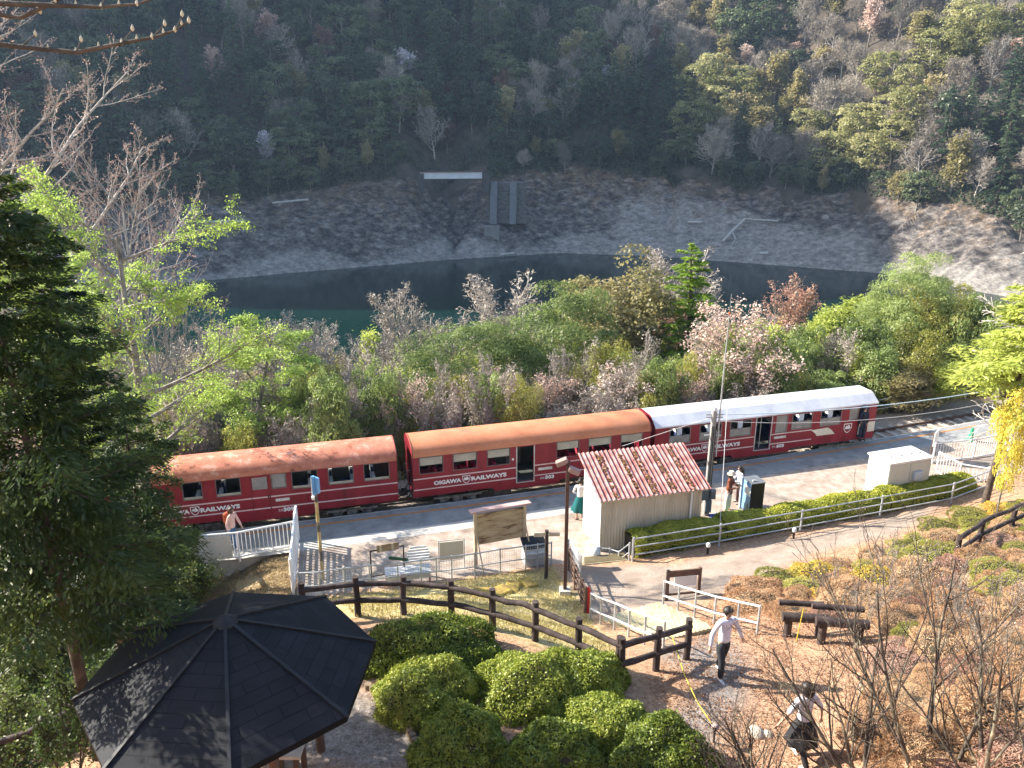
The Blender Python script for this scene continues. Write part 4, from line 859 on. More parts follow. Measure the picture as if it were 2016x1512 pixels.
# white railings by the cabinet at the right
for nm, lb, PX in (('white_railing', 'white barred railing along the path beyond the white cabinet', [(1835,912),(1915,903),(1985,890),(2060,880)]), ('white_railing', 'white barred railing slanting down to the hedge end beside the white cabinet', [(1843,930),(1885,955),(1960,968)])):
    P = zz([at(*p) for p in PX], 0); rail_fence(nm, lb, P, (.06, .92), .035, white, .95, .04, infill=('bars', .14, .06, .92, .014))
p = at(1835, 905); t = thing('notice_board', 'blank white board fixed on brown posts at the corner of the white railing', 'board', p, TR+.6)
mb = MB(); mb.b2(-.42, .42, -.02, .02, .75, 1.35); mb.build('board', white, t)
for x in (-.38, .38): mb = MB(); mb.tube([(x, .04, 0), (x, .04, 1.3)], .03, 6); mb.build('post', rust, t)
# railings beyond the track
P = [Vector((x, yo(x)+3.9+.1*i, -.6)) for i, x in enumerate(np.arange(14.5, 34, 2.1))]
rail_fence('trackside_railing', 'grey tube railing beyond the track past the end of the train', P, (.45, .95), .025, steel, 1.0, .03)
p = P[4]+Vector((-.6, -.12, .62)); t = thing('warning_sign', 'small red-and-white sign fixed to the railing beyond the track', 'sign', p, TR+.1)
mb = MB(); mb.b2(-.5, .5, -.01, .01, 0, .36); mb.build('board', mat('sign_pale_red', [(.62,.4,.38),(.7,.5,.48)], 3, .5), t); lettering('立入禁止', t, -.44, -.015, .09, .22, mat('sign_red', [(.5,.03,.03),(.55,.05,.05)], 3, .5), 1.0, .006)
p = at(1910, 868); t = thing('traffic_cone', 'green traffic cone on the path right of the white cabinet', 'cone', p)
gm = mat('cone_green', [(.0,.28,.10),(.0,.36,.14)], 3, .5); mb = MB(); mb.lathe([(.16, .03), (.13, .1), (.05, .62), (.03, .64)], 16); mb.build('cone', gm, t); mb = MB(); mb.box((0, 0, .015), (.38, .38, .03)); mb.build('base', gm, t)
# lamp post
brn = mat('lamp_brown', [(.07,.035,.03),(.11,.055,.045)], 3, .5); lg = gp(1112, 1168)
t = thing('lamp_post', 'tall brown lamp post with two hooded lamps near the picnic area', 'street lamp', lg)
mb = MB(); mb.box((0, 0, 2.1), (.1, .1, 4.2)); mb.build('pole', brn, t); mb = MB(); mb.b2(-.16, .16, -.16, .16, -.2, .16); mb.build('footing', conc, t)
for s, rzz in ((-1, 2.2), (1, -.9)):
    M = Matrix.Rotation(s*.42, 3, 'Y'); mb = MB(); mb.box((s*.17, -.05*s, 4.15-.12*(s > 0)+.1*(s < 0)), (.34, .22, .14), 0, 0, M); mb.build('lamp_head', mat('lamp_head_brown', [(.28,.17,.15),(.38,.25,.22)], 3, .5), t, bevel=.02)
    mb = MB(); mb.box((s*.17, -.05*s, 4.07-.12*(s > 0)+.1*(s < 0)), (.26, .16, .02), 0, 0, M); mb.build('lamp_glass', frost, t)
mb = MB(); mb.tube([(0, 0, 4.1), (.04, 0, 4.3)], .03, 8); mb.build('bracket', brn, t)
# signpost, notice board, small boards
wd = mat('weathered_wood', [(.16,.11,.07),(.30,.22,.14),(.40,.31,.21)], 2.5, .85, .2, 20, stretch=(1, 1, 6)); wdk = mat('dark_wood', [(.022,.014,.012),(.05,.034,.03),(.085,.065,.06)], 4, .85, .5, 18, stretch=(1, 1, .3)); wdb = mat('brown_wood', [(.09,.05,.035),(.16,.10,.07)], 4, .85, .4, 20)
t = thing('signpost', 'wooden signpost with one thin crossboard beside the mesh fence', 'signpost', gp(1075, 1141), .05)
mb = MB(); mb.tube([(0, 0, -.1), (0, 0, 1.75)], .06, 9); mb.build('post', wdk, t); mb = MB(); mb.box((0, -.02, 1.62), (.8, .05, .13)); mb.build('crossboard', mat('board_pale', [(.45,.37,.28),(.56,.48,.38)], 3, .8), t)
a, b = at(937, 1118), at(1032, 1100); t = thing('notice_board', 'large weathered wooden notice board under a narrow pinkish roof by the picnic area', 'notice board', a, atan2(b.y-a.y, b.x-a.x)); Lb = (b-a).length
for x in (0, Lb): mb = MB(); mb.b2(x-.05, x+.05, -.05, .05, 0, 2.05); mb.build('post', mat('post_tan', [(.42,.33,.22),(.55,.45,.32)], 3, .8), t)
for x in (.02, Lb+.04): mb = MB(); mb.tube([(x, 0, 1.3), (x+.12, -.45, 0)], .025, 6); mb.build('brace', mat('post_tan', None), t)
plym = mat('old_plywood', [(.12,.075,.04),(.34,.25,.15),(.44,.35,.22),(.50,.41,.27)], 1.4, .85, .2, 12, detail=10, stretch=(1, 1, 5), pos=[.36,.44,.55,.7]); mb = MB(); mb.b2(.055, Lb-.055, -.02, .02, .85, 1.95); mb.build('board', plym, t)
mb = MB(); mb.box((Lb/2, -.02, 2.1), (Lb+.35, .34, .05), 0, 0, Matrix.Rotation(-.15, 3, 'X')); mb.build('roof', mat('roof_pink_brown', [(.40,.26,.23),(.52,.36,.32)], 2, .7), t)
a, b = at(865, 1125), at(915, 1119); t = thing('small_board', 'blank cream board on a thin metal frame between two picnic signs', 'board', a, atan2(b.y-a.y, b.x-a.x)); Lb = (b-a).length
for x in (0, Lb): mb = MB(); mb.tube([(x, 0, 0), (x, 0, 1.12)], .018, 6); mb.build('leg', steel, t)
for z in (.36, 1.1): mb = MB(); mb.tube([(0, 0, z), (Lb, 0, z)], .014, 6); mb.build('frame_bar', steel, t)
mb = MB(); mb.b2(.03, Lb-.03, -.012, .012, .40, 1.06); mb.build('panel', mat('panel_cream', [(.50,.45,.33),(.62,.57,.45)], 1.2, .6, detail=8), t)
a, b = at(733, 1152), at(797, 1140); t = thing('sign_frame', 'dark square metal frame with a small brown plaque on top and white table behind', 'sign', a, atan2(b.y-a.y, b.x-a.x)); Lb = (b-a).length
for x in (0, Lb): mb = MB(); mb.b2(x-.02, x+.02, -.02, .02, 0, 1.2); mb.build('leg', wdk, t)
mb = MB(); mb.b2(-.02, Lb+.02, -.02, .02, 1.201, 1.24); mb.b2(.02, Lb-.02, -.02, .02, .3, .33); mb.build('frame_bar', wdk, t); mb = MB(); mb.b2(.2, .9, -.05, -.022, 1.15, 1.4); pq = mb.build('plaque', wd, t)
for x in (.32, .7): m2 = MB(); m2.b2(x-.03, x+.03, -.06, -.051, 1.15, 1.4); m2.build('batten', mat('panel_cream', None), pq)
pt = at(812, 1148); t = thing('garden_bench', 'white slatted garden bench with rounded back and red legs inside the mesh fence', 'bench', pt, TR-.1)
mb = MB()
for i in range(5): mb.b2(-.85, .6, -.12+.1*i, -.05+.1*i, .42, .45)
mb.build('seat', white, t); 
for cx in (.28, .0):
    pass
mb = MB()
for i in range(6): z = .52+.1*i; hw = .36*sqrt(max(.05, 1-((i-2.2)/4.2)**2)); mb.b2(.25-hw, .25+hw, .38, .41, z, z+.06)
mb.build('backrest', white, t)
mb = MB(); mb.box((-.4, .3, .75), (.62, .03, .1), 0, 0, Matrix.Rotation(.25, 3, 'Y')); mb.build('green_slat', mat('dark_green', [(.02,.08,.04),(.03,.1,.05)], 3, .6), t)
for x in (-.8, .55):
    mb = MB(); mb.b2(x-.03, x+.03, -.1, -.04, 0, .42); mb.b2(x-.03, x+.03, .3, .36, 0, .42); mb.build('leg', mat('red_iron', [(.3,.03,.02),(.4,.05,.04)], 3, .6), t)
mb = MB(); mb.b2(-.82, .57, -.16, -.12, .25, .40); mb.build('skirt_board', cream, t)
# litter cage
pt = at(1052, 1108); t = thing('wire_bin', 'galvanised wire litter cage with dark lid beside the notice board', 'litter bin', pt, TR)
mb = MB(); W_, D_, H_ = .38, .3, .62
for k in range(9):
    x = -W_+2*W_*k/8
    for y in (-D_, D_): mb.tube([(x, y, .05), (x, y, H_)], .006, 4, caps=False)
for k in range(6):
    z = .05+(H_-.05)*k/5; mb.tube([(-W_, -D_, z), (W_, -D_, z), (W_, D_, z), (-W_, D_, z), (-W_, -D_, z)], .006, 4, caps=False)
mb.build('cage', steel, t); mb = MB(); mb.b2(-.36, .36, -.27, .27, .06, .5); mb.build('liner', mat('bag_white', [(.5,.5,.48),(.65,.65,.62)], 4, .6), t); mb = MB(); mb.box((0, .1, .72), (.8, .5, .03), 0, 0, Matrix.Rotation(.5, 3, 'X')); mb.build('lid', blk, t)
# yellow-striped post with blue sign
p = at(636, 1140); t = thing('striped_signpost', 'worn yellow-and-black striped post carrying a narrow blue sign, by the mesh fence', 'signpost', p)
mb = MB(); n = 9
for i in range(n): mb.tube([(0, 0, 3.1*i/n), (0, 0, 3.1*(i+1)/n)], .055, 8, i % 3 == 2)
mb.build('post', [mat('worn_yellow', [(.36,.27,.12),(.50,.38,.16),(.6,.52,.36)], 6, .8, detail=9), mat('worn_black', [(.05,.045,.04),(.12,.1,.09),(.3,.26,.2)], 6, .8, detail=9)], t)
mb = MB(); mb.box((-.02, -.08, 3.35), (.13, .06, .62), .9); mb.box((.02, .0, 3.35), (.1, .3, .5), .9); mb.build('sign_panel', mat('sign_sky_blue', [(.10,.3,.6),(.22,.45,.75)], 3, .4), t); mb = MB(); mb.box((-.06, -.12, 3.35), (.04, .03, .62), .9); mb.build('sign_edge', white, t); mb = MB(); mb.tube([(-.06, -.08, 2.9), (-.06, -.12, 3.0)], .05, 10); mb.build('lamp', white, t)
# white bag by the shed corner, tiny garden lamps at the hedge
p = at(1172, 1096); t = thing('white_bag', 'white plastic sack against the short railing by the shed corner', 'sack', p); mb = MB(); mb.lathe([(.10, 0), (.17, .05), (.18, .2), (.13, .34), (.05, .38)], 12); mb.build('sack', mat('plastic_white', [(.5,.54,.56),(.68,.7,.72)], 6, .5), t)
for i, (px, py, lb) in enumerate([(1393, 1090, 'small white-headed garden lamp under the hedge fence, left of its twin'), (1562, 1060, 'small white-headed garden lamp under the hedge fence, right of its twin')]):
    t = thing('garden_lamp', lb, 'garden lamp', gp(px, py), 0, 'little lamps along the hedge'); mb = MB(); mb.tube([(0, 0, 0), (0, 0, .25)], .04, 8); mb.build('stem', blk, t); mb = MB(); mb.lathe([(.05, .25), (.07, .28), (.075, .36), (.04, .4)], 10); mb.build('head', white, t)
# entrance: dark gate, red marker, railings and steps
P = gps([(1152, 1208), (1145, 1190), (1132, 1160), (1120, 1125)])
rail_fence('wooden_gate', 'open brown wooden gate beside the path below the lamp post', P, (.15, .35, .55, .78), .025, wdb, .85, .045, 'gate', infill=('bars', .3, .1, .8, .012))
P = zz([at(1118, 1118), at(1140, 1130)], .05); t = rail_fence('mesh_gate', 'grey mesh gate with white and blue boards hung on it, next to the lamp post', [P[0], gp(1142, 1150)], (.2, 1.0), .02, steel, 1.02, .025, 'gate', infill=('mesh', .1, .2, 1.0, .004))
mb = MB(); a, b = P[0], gp(1142, 1150); mb.beam(a.lerp(b, .15)+Vector((.03, 0, .7)), a.lerp(b, .8)+Vector((.03, 0, .7)), .02, .5); pb = mb.build('board', white, t, w=True)
mb = MB(); mb.beam(a.lerp(b, .3)+Vector((.045, 0, .7)), a.lerp(b, .55)+Vector((.045, 0, .7)), .01, .28); mb.build('blue_print', blu, t, w=True)
p = gp(1157, 1206); t = thing('red_marker', 'red plastic post standing at the end of the wooden gate', 'marker post', p); mb = MB(); mb.lathe([(.08, 0), (.09, .1), (.08, .6), (.05, .78), (.02, .82)], 12); mb.build('post', mat('red_plastic', [(.6,.02,.02),(.7,.04,.03)], 3, .4), t)
P = gps([(1162, 1218), (1182, 1229), (1209, 1240), (1237, 1254), (1268, 1268), (1305, 1284)])
rail_fence('stair_railing', 'white tube handrail on the near side of the yellow steps', P, (.32, .78), .026, white, .8, .028, 'handrail', postm=steel)
P = gps([(1305, 1192), (1334, 1203), (1367, 1215), (1405, 1228), (1450, 1240), (1490, 1250)])
rail_fence('stair_railing', 'white tube handrail on the far side of the yellow steps', P, (.32, .78), .026, white, .8, .028, 'handrail', postm=steel)
matm = mat('step_mat_yellow', [(.36,.30,.17),(.52,.45,.28),(.6,.53,.36)], 3, .85, .4, 40)
a0, b0 = gp(1185, 1222), gp(1305, 1262); a1, b1 = gp(1300, 1200), gp(1400, 1245)
t = thing('steps', 'flight of steps covered with yellow anti-slip matting between the white handrails', 'steps', a0)
N = 9
for i in range(N):
    f0, f1 = i/N, (i+.96)/N; q = [a0.lerp(b0, f0), a1.lerp(b1, f0), a1.lerp(b1, f1), a0.lerp(b0, f1)]; z = max(h1(v.x, v.y) for v in q)*.5+sum(h1(v.x, v.y) for v in q)/8+.07
    mb = MB(); mb.prism([(v.x, v.y) for v in q], z-.22, z); s_ = mb.build('step', matm, t, w=True)
    m2 = MB()
    for k in range(1, 12): c = q[0].lerp(q[1], k/12); e = q[3].lerp(q[2], k/12); m2.beam(Vector((c.x, c.y, z+.012)), Vector((e.x, e.y, z+.012)), .02, .02)
    m2.build('tread_ribs', matm, s_, w=False); s2 = kids(s_)[0]; s2.location = -t.location
q = [at(1150, 1112, .1), at(1235, 1103, .1), at(1228, 1092, .05), at(1150, 1100, .05)]; t = thing('entrance_mat', 'yellow ribbed mat where the path meets the platform', 'mat', q[0]); mb = MB(); mb.prism([(v.x, v.y) for v in q], .0, .12); mb.build('mat_slab', matm, t, w=True)
mb = MB()
for k in range(1, 9): c = q[0].lerp(q[3], k/9); e = q[1].lerp(q[2], k/9); mb.beam(Vector((c.x, c.y, .13)), Vector((e.x, e.y, .13)), .02, .025)
mb.build('ribs', mat('rib_brown', [(.22,.18,.1),(.3,.25,.15)], 3, .8), t, w=True)
a, b = gp(1312, 1180), gp(1364, 1185); b = Vector((a.x+.95, a.y+.16, a.z)); t = thing('path_sign', 'small wooden sign with white sheet at the top of the path, by the far handrail', 'sign', a, atan2(b.y-a.y, b.x-a.x)); Lb = .95
for x in (0, Lb): mb = MB(); mb.b2(x-.04, x+.04, -.04, .04, -.1, .95); mb.build('post', wdb, t)
mb = MB(); mb.b2(.045, Lb-.045, -.02, .02, .72, .92); mb.build('crossboard', wdb, t); mb = MB(); mb.b2(.2, .86, -.015, .015, .40, .70); mb.build('white_sheet', white, t); mb = MB(); mb.b2(.045, Lb-.045, -.02, .02, .12, .18); mb.build('lower_rail', wdb, t)
# log fences
def log_fence(label, P, ph=1.02, hts=(.42, .85), r=.075, rr=.065, ext=0):
    t = thing('log_fence', label, 'fence', P[0])
    for p in P:
        mb = MB(); rj = random.Random(int(p.x*100)); mb.tube([p-Vector((0, 0, .3)), p+Vector((rj.gauss(0, .01), 0, ph*.5)), p+Vector((rj.gauss(0, .015), 0, ph))], [r*1.05, r, r*.95], 12); mb.build('post', wdk, t, w=True)
    for z in hts:
        for a, b in zip(P, P[1:]):
            o = Vector((0, -.03, z)); mb = MB(); d = (b-a).normalized()*.06; q = random.Random(int(a.x*77+z*10)); mb.tube([a+o-d, a.lerp(b, .35)+o+Vector((0, q.gauss(0, .012), q.gauss(0, .012))), a.lerp(b, .7)+o+Vector((0, q.gauss(0, .012), q.gauss(0, .012))), b+o+d], [rr, rr*1.06, rr*.96, rr], 10); mb.build('rail_log', wdk, t, w=True)
    return t
P = gps([(600, 1225), (705, 1212), (795, 1210), (890, 1219), (970, 1238), (1053, 1264), (1137, 1299), (1217, 1338)])
log_fence('dark log fence curving between the clipped azaleas and the picnic area', P)
P = gps([(1221, 1340), (1291, 1318), (1350, 1298)]); log_fence('short dark log fence arm running from the corner post to the steps', P)
P = gps([(-20, 1545), (95, 1500), (150, 1470)]); log_fence('dark log fence partly hidden behind the left edge of the dark roof', P, hts=(.5, .85))
P = gps([(1880, 1110), (1925, 1075), (1990, 1045), (2070, 1010)]); log_fence('brown log fence on the slope at the right edge', P, ph=.9)
for i, (pa, pb, lb) in enumerate([((1535, 1255), (1625, 1250), 'log bench on the slope nearest the handrail'), ((1600, 1268), (1705, 1262), 'log bench on the slope, right-hand and lower one')]):
    a, b = gp(*pa), gp(*pb); z = max(a.z, b.z); t = thing('log_bench', lb, 'bench', a, 0, 'log benches on the slope'); mb = MB(); mb.tube([Vector((a.x, a.y, z+.42)), Vector((b.x, b.y, z+.42))], .11, 12); mb.build('seat', wdk, t, w=True)
    for f in (.15, .85): p = a.lerp(b, f); mb = MB(); mb.tube([Vector((p.x, p.y, z-.4)), Vector((p.x, p.y, z+.34))], .09, 10); mb.build('leg', wdk, t, w=True)
    mb = MB(); mb.tube([Vector((a.x, a.y+.3, z+.6)), Vector((b.x, b.y+.3, z+.6))], .07, 10); mb.build('back_log', wdk, t, w=True)
# rope, stone, small bollard, stones
P = [gp(1318, 1288)+Vector((0, 0, .55)), gp(1345, 1350)+Vector((0, 0, .28)), gp(1372, 1400)+Vector((0, 0, .2)), gp(1398, 1455)+Vector((0, 0, .35))]
cable('yellow rope hanging slack across the gravel beside the azaleas', P, .011, mat('rope_yellow', [(.6,.42,.03),(.7,.52,.06)], 5, .8), cat='rope', name='rope')
P = [gp(1568, 1262)+Vector((0, 0, .0)), gp(1568, 1262)+Vector((.06, 0, .85))]; cable('yellow marker stick standing by the log benches', P, .013, mat('rope_yellow', None), cat='stick', name='marker_stick')
for (px, py, s, lb) in [(1490, 1445, .16, 'pale stone lying on the gravel'), (1512, 1448, .1, 'brownish stone touching the pale stone'), (1240, 1530, .1, 'stone at the edge of the gravel')]:
    mb = MB(); rs = random.Random(px); mb.lathe([(.1*s, -.3*s), (s, 0), (s*.85, .45*s), (.3*s, .7*s)], 9, sx=1.3); q = gp(px, py); o = mb.build('stone', mat('stone_pale', [(.36,.3,.24),(.55,.49,.4)], 6, .9, .4, 12), None); o.location = q; o.rotation_euler = (.2, .1, rs.random()*3); tag(o, lb, 'stone')
p = gp(805, 1417); t = thing('bollard_lamp', 'cream bollard lamp with white cap beside the round azaleas', 'bollard lamp', p)
mb = MB(); mb.lathe([(.085, 0), (.085, .12)], 14); mb.build('base', blk, t); mb = MB(); mb.lathe([(.075, .12), (.085, .26), (.075, .3)], 14); mb.build('lens', cream, t); mb = MB(); mb.lathe([(.085, .301), (.088, .33), (.07, .345)], 14); mb.build('collar', blk, t); mb = MB(); mb.lathe([(.075, .346), (.06, .36)], 14); mb.build('cap', white, t)
p = gp(1405, 1462); t = thing('path_light', 'low round-topped light beside the yellow rope', 'garden lamp', p); mb = MB(); mb.tube([(0, 0, 0), (0, 0, .34)], .02, 8); mb.build('stem', blk, t); mb = MB(); mb.lathe([(.07, .34), (.075, .37), (.03, .4)], 12); mb.build('cap', mat('pinkish_cap', [(.4,.28,.26),(.5,.38,.35)], 3, .5), t)
# log edging
E = [(725, 1358), (742, 1368), (760, 1380), (775, 1392), (790, 1412), (803, 1436), (812, 1456), (822, 1476), (830, 1497), (838, 1518)]
Q = gps(E); n_ = 0; logm = mat('log_end', [(.10,.075,.05),(.24,.18,.12),(.34,.27,.18)], 8, .9, .3, 30)
for a, b in zip(Q, Q[1:]):
    for f in (0, .5):
        p = a.lerp(b, f); mb = MB(); rj = random.Random(n_); n_ += 1; r_ = rj.uniform(.055, .075); mb.tube([(0, 0, -.1), (0, 0, rj.uniform(.09, .16))], r_, 10); o = mb.build('edging_log', logm, None); o.location = p
        tag(o, 'short upright log in the row edging the azalea bed', 'edging log', 'upright logs edging the azalea bed')
# old stones on the lawn
for i, (px, py) in enumerate([(950, 1172), (985, 1168), (1008, 1160), (1040, 1152)]):
    mb = MB(); mb.box((0, 0, .06), (.6, .45, .16)); o = mb.build('lawn_stone', mat('lichen_stone', [(.16,.11,.05),(.36,.25,.06),(.5,.36,.08)], 5, .95, .5, 15), None, bevel=.05); o.location = gp(px, py); o.rotation_euler = (.1, .05, i*.7)
    tag(o, 'flat lichen-yellow stone set in the lawn row', 'stone', 'lichen-covered stones on the lawn')
# ---------------------------------------------------------------- gazebo roof in front
gz = Vector((-4.45, 10.42, 3.35)); t = thing('gazebo', 'octagonal gazebo with dark shingled roof in the foreground', 'gazebo', gz)
shm = bpy.data.materials.new('shingle_dark'); shm.use_nodes = True; nt = shm.node_tree; b = nt.nodes['Principled BSDF']; b.inputs['Roughness'].default_value = .7; b.inputs['Specular IOR Level'].default_value = .18
uv = nt.nodes.new('ShaderNodeUVMap'); uv.uv_map = 'UVMap'; bk = nt.nodes.new('ShaderNodeTexBrick'); bk.inputs['Scale'].default_value = 1; bk.inputs['Brick Width'].default_value = .62; bk.inputs['Row Height'].default_value = .2; bk.inputs['Mortar Size'].default_value = .006; bk.inputs['Color1'].default_value = (.013, .014, .017, 1); bk.inputs['Color2'].default_value = (.019, .020, .024, 1); bk.inputs['Mortar'].default_value = (.004, .004, .005, 1)
nt.links.new(uv.outputs[0], bk.inputs[0]); n = nt.nodes.new('ShaderNodeTexNoise'); n.inputs['Scale'].default_value = 3; n.inputs['Detail'].default_value = 12; tc = nt.nodes.new('ShaderNodeTexCoord'); nt.links.new(tc.outputs['Object'], n.inputs[0])
mx = nt.nodes.new('ShaderNodeMix'); mx.data_type = 'RGBA'; mx.blend_type = 'MULTIPLY'; mx.inputs[0].default_value = .5; nt.links.new(bk.outputs[0], mx.inputs[6]); nt.links.new(ramp(nt, n.outputs[0], [(.45, .45, .45), (1.1, 1.1, 1.1)], [.3, .65]), mx.inputs[7]); nt.links.new(mx.outputs[2], b.inputs['Base Color'])
bp = nt.nodes.new('ShaderNodeBump'); bp.inputs['Strength'].default_value = .6; bp.inputs['Distance'].default_value = .01; bp.invert = True; nt.links.new(bk.outputs['Fac'], bp.inputs['Height']); nt.links.new(bp.outputs[0], b.inputs['Normal'])
RG, ZE, ZA = 2.28, 2.38, 3.32; me = bpy.data.meshes.new('roof'); bm = bmesh.new(); uvl = bm.loops.layers.uv.new('UVMap'); ap = bm.verts.new((0, 0, ZA)); ang = [R(18+45*k) for k in range(8)]
rim = [bm.verts.new((RG*cos(a), RG*sin(a), ZE)) for a in ang]; rim2 = [bm.verts.new((RG*cos(a), RG*sin(a), ZE-.1)) for a in ang]; ap2 = bm.verts.new((0, 0, ZA-.12))
for k in range(8):
    a, c = rim[k], rim[(k+1) % 8]; f = bm.faces.new((a, c, ap)); wdt = (c.co-a.co).length; sl2 = (ap.co-(a.co+c.co)/2).length
    for l, u in zip(f.loops, ((0, 0), (wdt, 0), (wdt/2, sl2))): l[uvl].uv = (u[0]+k*3.3, u[1])
    bm.faces.new((a, rim2[k], rim2[(k+1) % 8], c)); bm.faces.new((rim2[(k+1) % 8], rim2[k], ap2))
bm.to_mesh(me); bm.free(); me.materials.append(shm); rf = obj('roof', me, t)
cap = mat('ridge_dark', [(.008,.009,.011),(.018,.019,.022)], 4, .6)
for a in ang:
    mb = MB(); mb.beam((.1*cos(a), .1*sin(a), ZA-.02), (RG*1.005*cos(a), RG*1.005*sin(a), ZE+.012), .05, .03); mb.build('ridge_strip', cap, rf)
mb = MB(); mb.lathe([(.20, ZA-.06), (.19, ZA-.03), (.02, ZA+.06)], 8); mb.build('finial_cap', cap, rf)
for k in range(4):
    a = R(40.5+90*k); mb = MB(); mb.tube([(1.35*cos(a), 1.35*sin(a), -.1), (1.35*cos(a), 1.35*sin(a), ZE+.05)], .08, 10); mb.build('post', wdb, t)
mb = MB(); 
for k in range(8): mb.beam((1.8*cos(ang[k]), 1.8*sin(ang[k]), ZE-.02), (1.8*cos(ang[(k+1) % 8]), 1.8*sin(ang[(k+1) % 8]), ZE-.02), .09, .12)
mb.build('ring_beam', wdb, t)
p = gp(600, 1512); t = thing('picnic_table', 'pale wooden table corner showing under the gazebo roof edge', 'table', p); mb = MB(); mb.b2(-.5, .1, -.5, .1, .66, .72); mb.build('tabletop', mat('table_cream', [(.5,.42,.34),(.62,.55,.46)], 3, .7), t)
for x, y in ((-.4, -.4), (0, -.4), (-.4, 0), (0, 0)): mb = MB(); mb.b2(x-.04, x+.04, y-.04, y+.04, 0, .66); mb.build('leg', wdb, t)
# ---------------------------------------------------------------- far bank structures
ba, bb = atD(827, 346, 214), atD(949, 339, 216); t = thing('girder_bridge', 'small grey plate girder bridge over the gully on the far bank', 'bridge', ba, atan2(bb.y-ba.y, bb.x-ba.x)); Lb = (bb-ba).length
gm_ = mat('girder_grey', [(.48,.48,.5),(.62,.62,.64)], .6, .6)
for y in (0, 1.6):
    mb = MB(); mb.b2(0, Lb, y-.1, y+.1, -.7, .7); mb.b2(0, Lb, y-.22, y+.22, .702, .8); mb.b2(0, Lb, y-.22, y+.22, -.8, -.702)
    for i in range(13): x = Lb*i/12*.98+.15; mb.b2(x-.06, x+.06, y-.2, y-.1, -.7, .7)
    mb.build('girder', gm_, t)
mb = MB(); mb.b2(-.5, Lb+.5, -.35, 1.95, .81, 1.0); mb.build('deck', rust, t)
for x in (-.6, Lb+.2): mb = MB(); mb.b2(x, x+1.6, -.6, 2.4, -4.5, .6); mb.build('abutment', mat('old_masonry', [(.045,.04,.038),(.09,.085,.08)], .8, .95, .5, 3), t)
wp = atD(996, 440, 214.5); t = thing('retaining_wall', 'dark masonry retaining wall with two concrete buttresses on the far bank', 'retaining wall', wp, -.05)
mb = MB()
for i in range(9): w_ = 5.6-.12*i; mb.b2(-w_, w_, i*.42, i*.42+3.5, i*1.15, i*1.15+1.13)
mb.build('masonry', mat('masonry_dark', [(.055,.05,.05),(.12,.11,.105),(.2,.185,.17)], 1.2, .95, .8, 5, stretch=(1, 1, 3)), t)
for x in (-3.3, 1.9):
    mb = MB(); M = Matrix.Rotation(-.33, 3, 'X'); mb.box((x, .7, 5.2), (1.8, 1.2, 11.4), 0, 0, M); mb.build('buttress', mat('buttress_concrete', [(.10,.103,.107),(.14,.145,.15)], .8, .9), t)
mb = MB(); mb.b2(-5.6, -1.6, -3.2, -.5, -5, -.3); mb.build('footing', mat('footing_concrete', [(.15,.145,.135),(.21,.2,.19)], .8, .9), t)
dw = mat('driftwood', [(.34,.31,.28),(.5,.47,.43)], 2, .9)
for i, (pts, r_, lb) in enumerate([([(1420, 478), (1438, 458), (1462, 436)], .35, 'forked grey driftwood trunk lying on the dry bank'), ([(1462, 434), (1500, 436), (1528, 438)], .22, 'straight driftwood log at the top of the forked trunk'), ([(1352, 440), (1378, 441)], .3, 'short pale log on the upper dry bank'), ([(1492, 501), (1508, 502)], .4, 'small white log near the waterline'),
        ([(400, 440), (485, 439)], .3, 'long pale pole lying high on the left far bank'), ([(540, 403), (610, 396)], .25, 'thin pale branch on the upper left far bank'), ([(985, 504), (1012, 502)], .3, 'pale log at the waterline below the retaining wall')]):
    Q = []
    for p in pts: x, y = far_at(*p); Q.append(Vector((x, y-1.4, float(farz(np.array([x]), np.array([y]))[0])+.5)))
    mb = MB(); mb.tube([q-Q[0] for q in Q], [r_]*len(Q), 6)
    if i == 0: mb.tube([Q[1]-Q[0], Q[1]-Q[0]+Vector((.6, -1.5, -1.6)), Q[1]-Q[0]+Vector((-.2, -2.2, -3))], [.25, .2, .08], 5); mb.tube([Q[1]-Q[0], Q[1]-Q[0]+Vector((1.4, -1.5, -2.4))], [.2, .06], 5)
    o = mb.build('driftwood_log', dw, None); o.location = Q[0]; tag(o, lb, 'driftwood')
# ---------------------------------------------------------------- trees between the track and the lake
def stash(t, H, Rr): t['_h'] = H; t['_r'] = Rr; return t
PROTO = {}
def proto(key, name, label, cat, mb, V, F, wood, leaf, H, Rr, crown='crown'):
    me_c = np_mesh(crown, V, F, leaf) if V is not None else None
    v = np.array(mb.v); f = np.array([q for q in mb.f if len(q) == 4]); me_t = np_mesh('trunk', v, f, wood, smooth=True)
    vv = np.concatenate([v, V]) if V is not None else v; H = float(np.percentile(vv[:, 2], 99.7)); Rr = float(np.percentile(np.hypot(vv[:, 0], vv[:, 1]), 93))
    PROTO.setdefault(key, []).append((name, label, cat, me_t, me_c, H, Rr, crown))
pr_ = random.Random(11)
def where(px):
    return ['at the left edge', 'behind the left carriage', 'behind the middle carriage', 'behind the cab carriage', 'right of the train'][int(np.searchsorted([280, 785, 1280, 1720], px))]
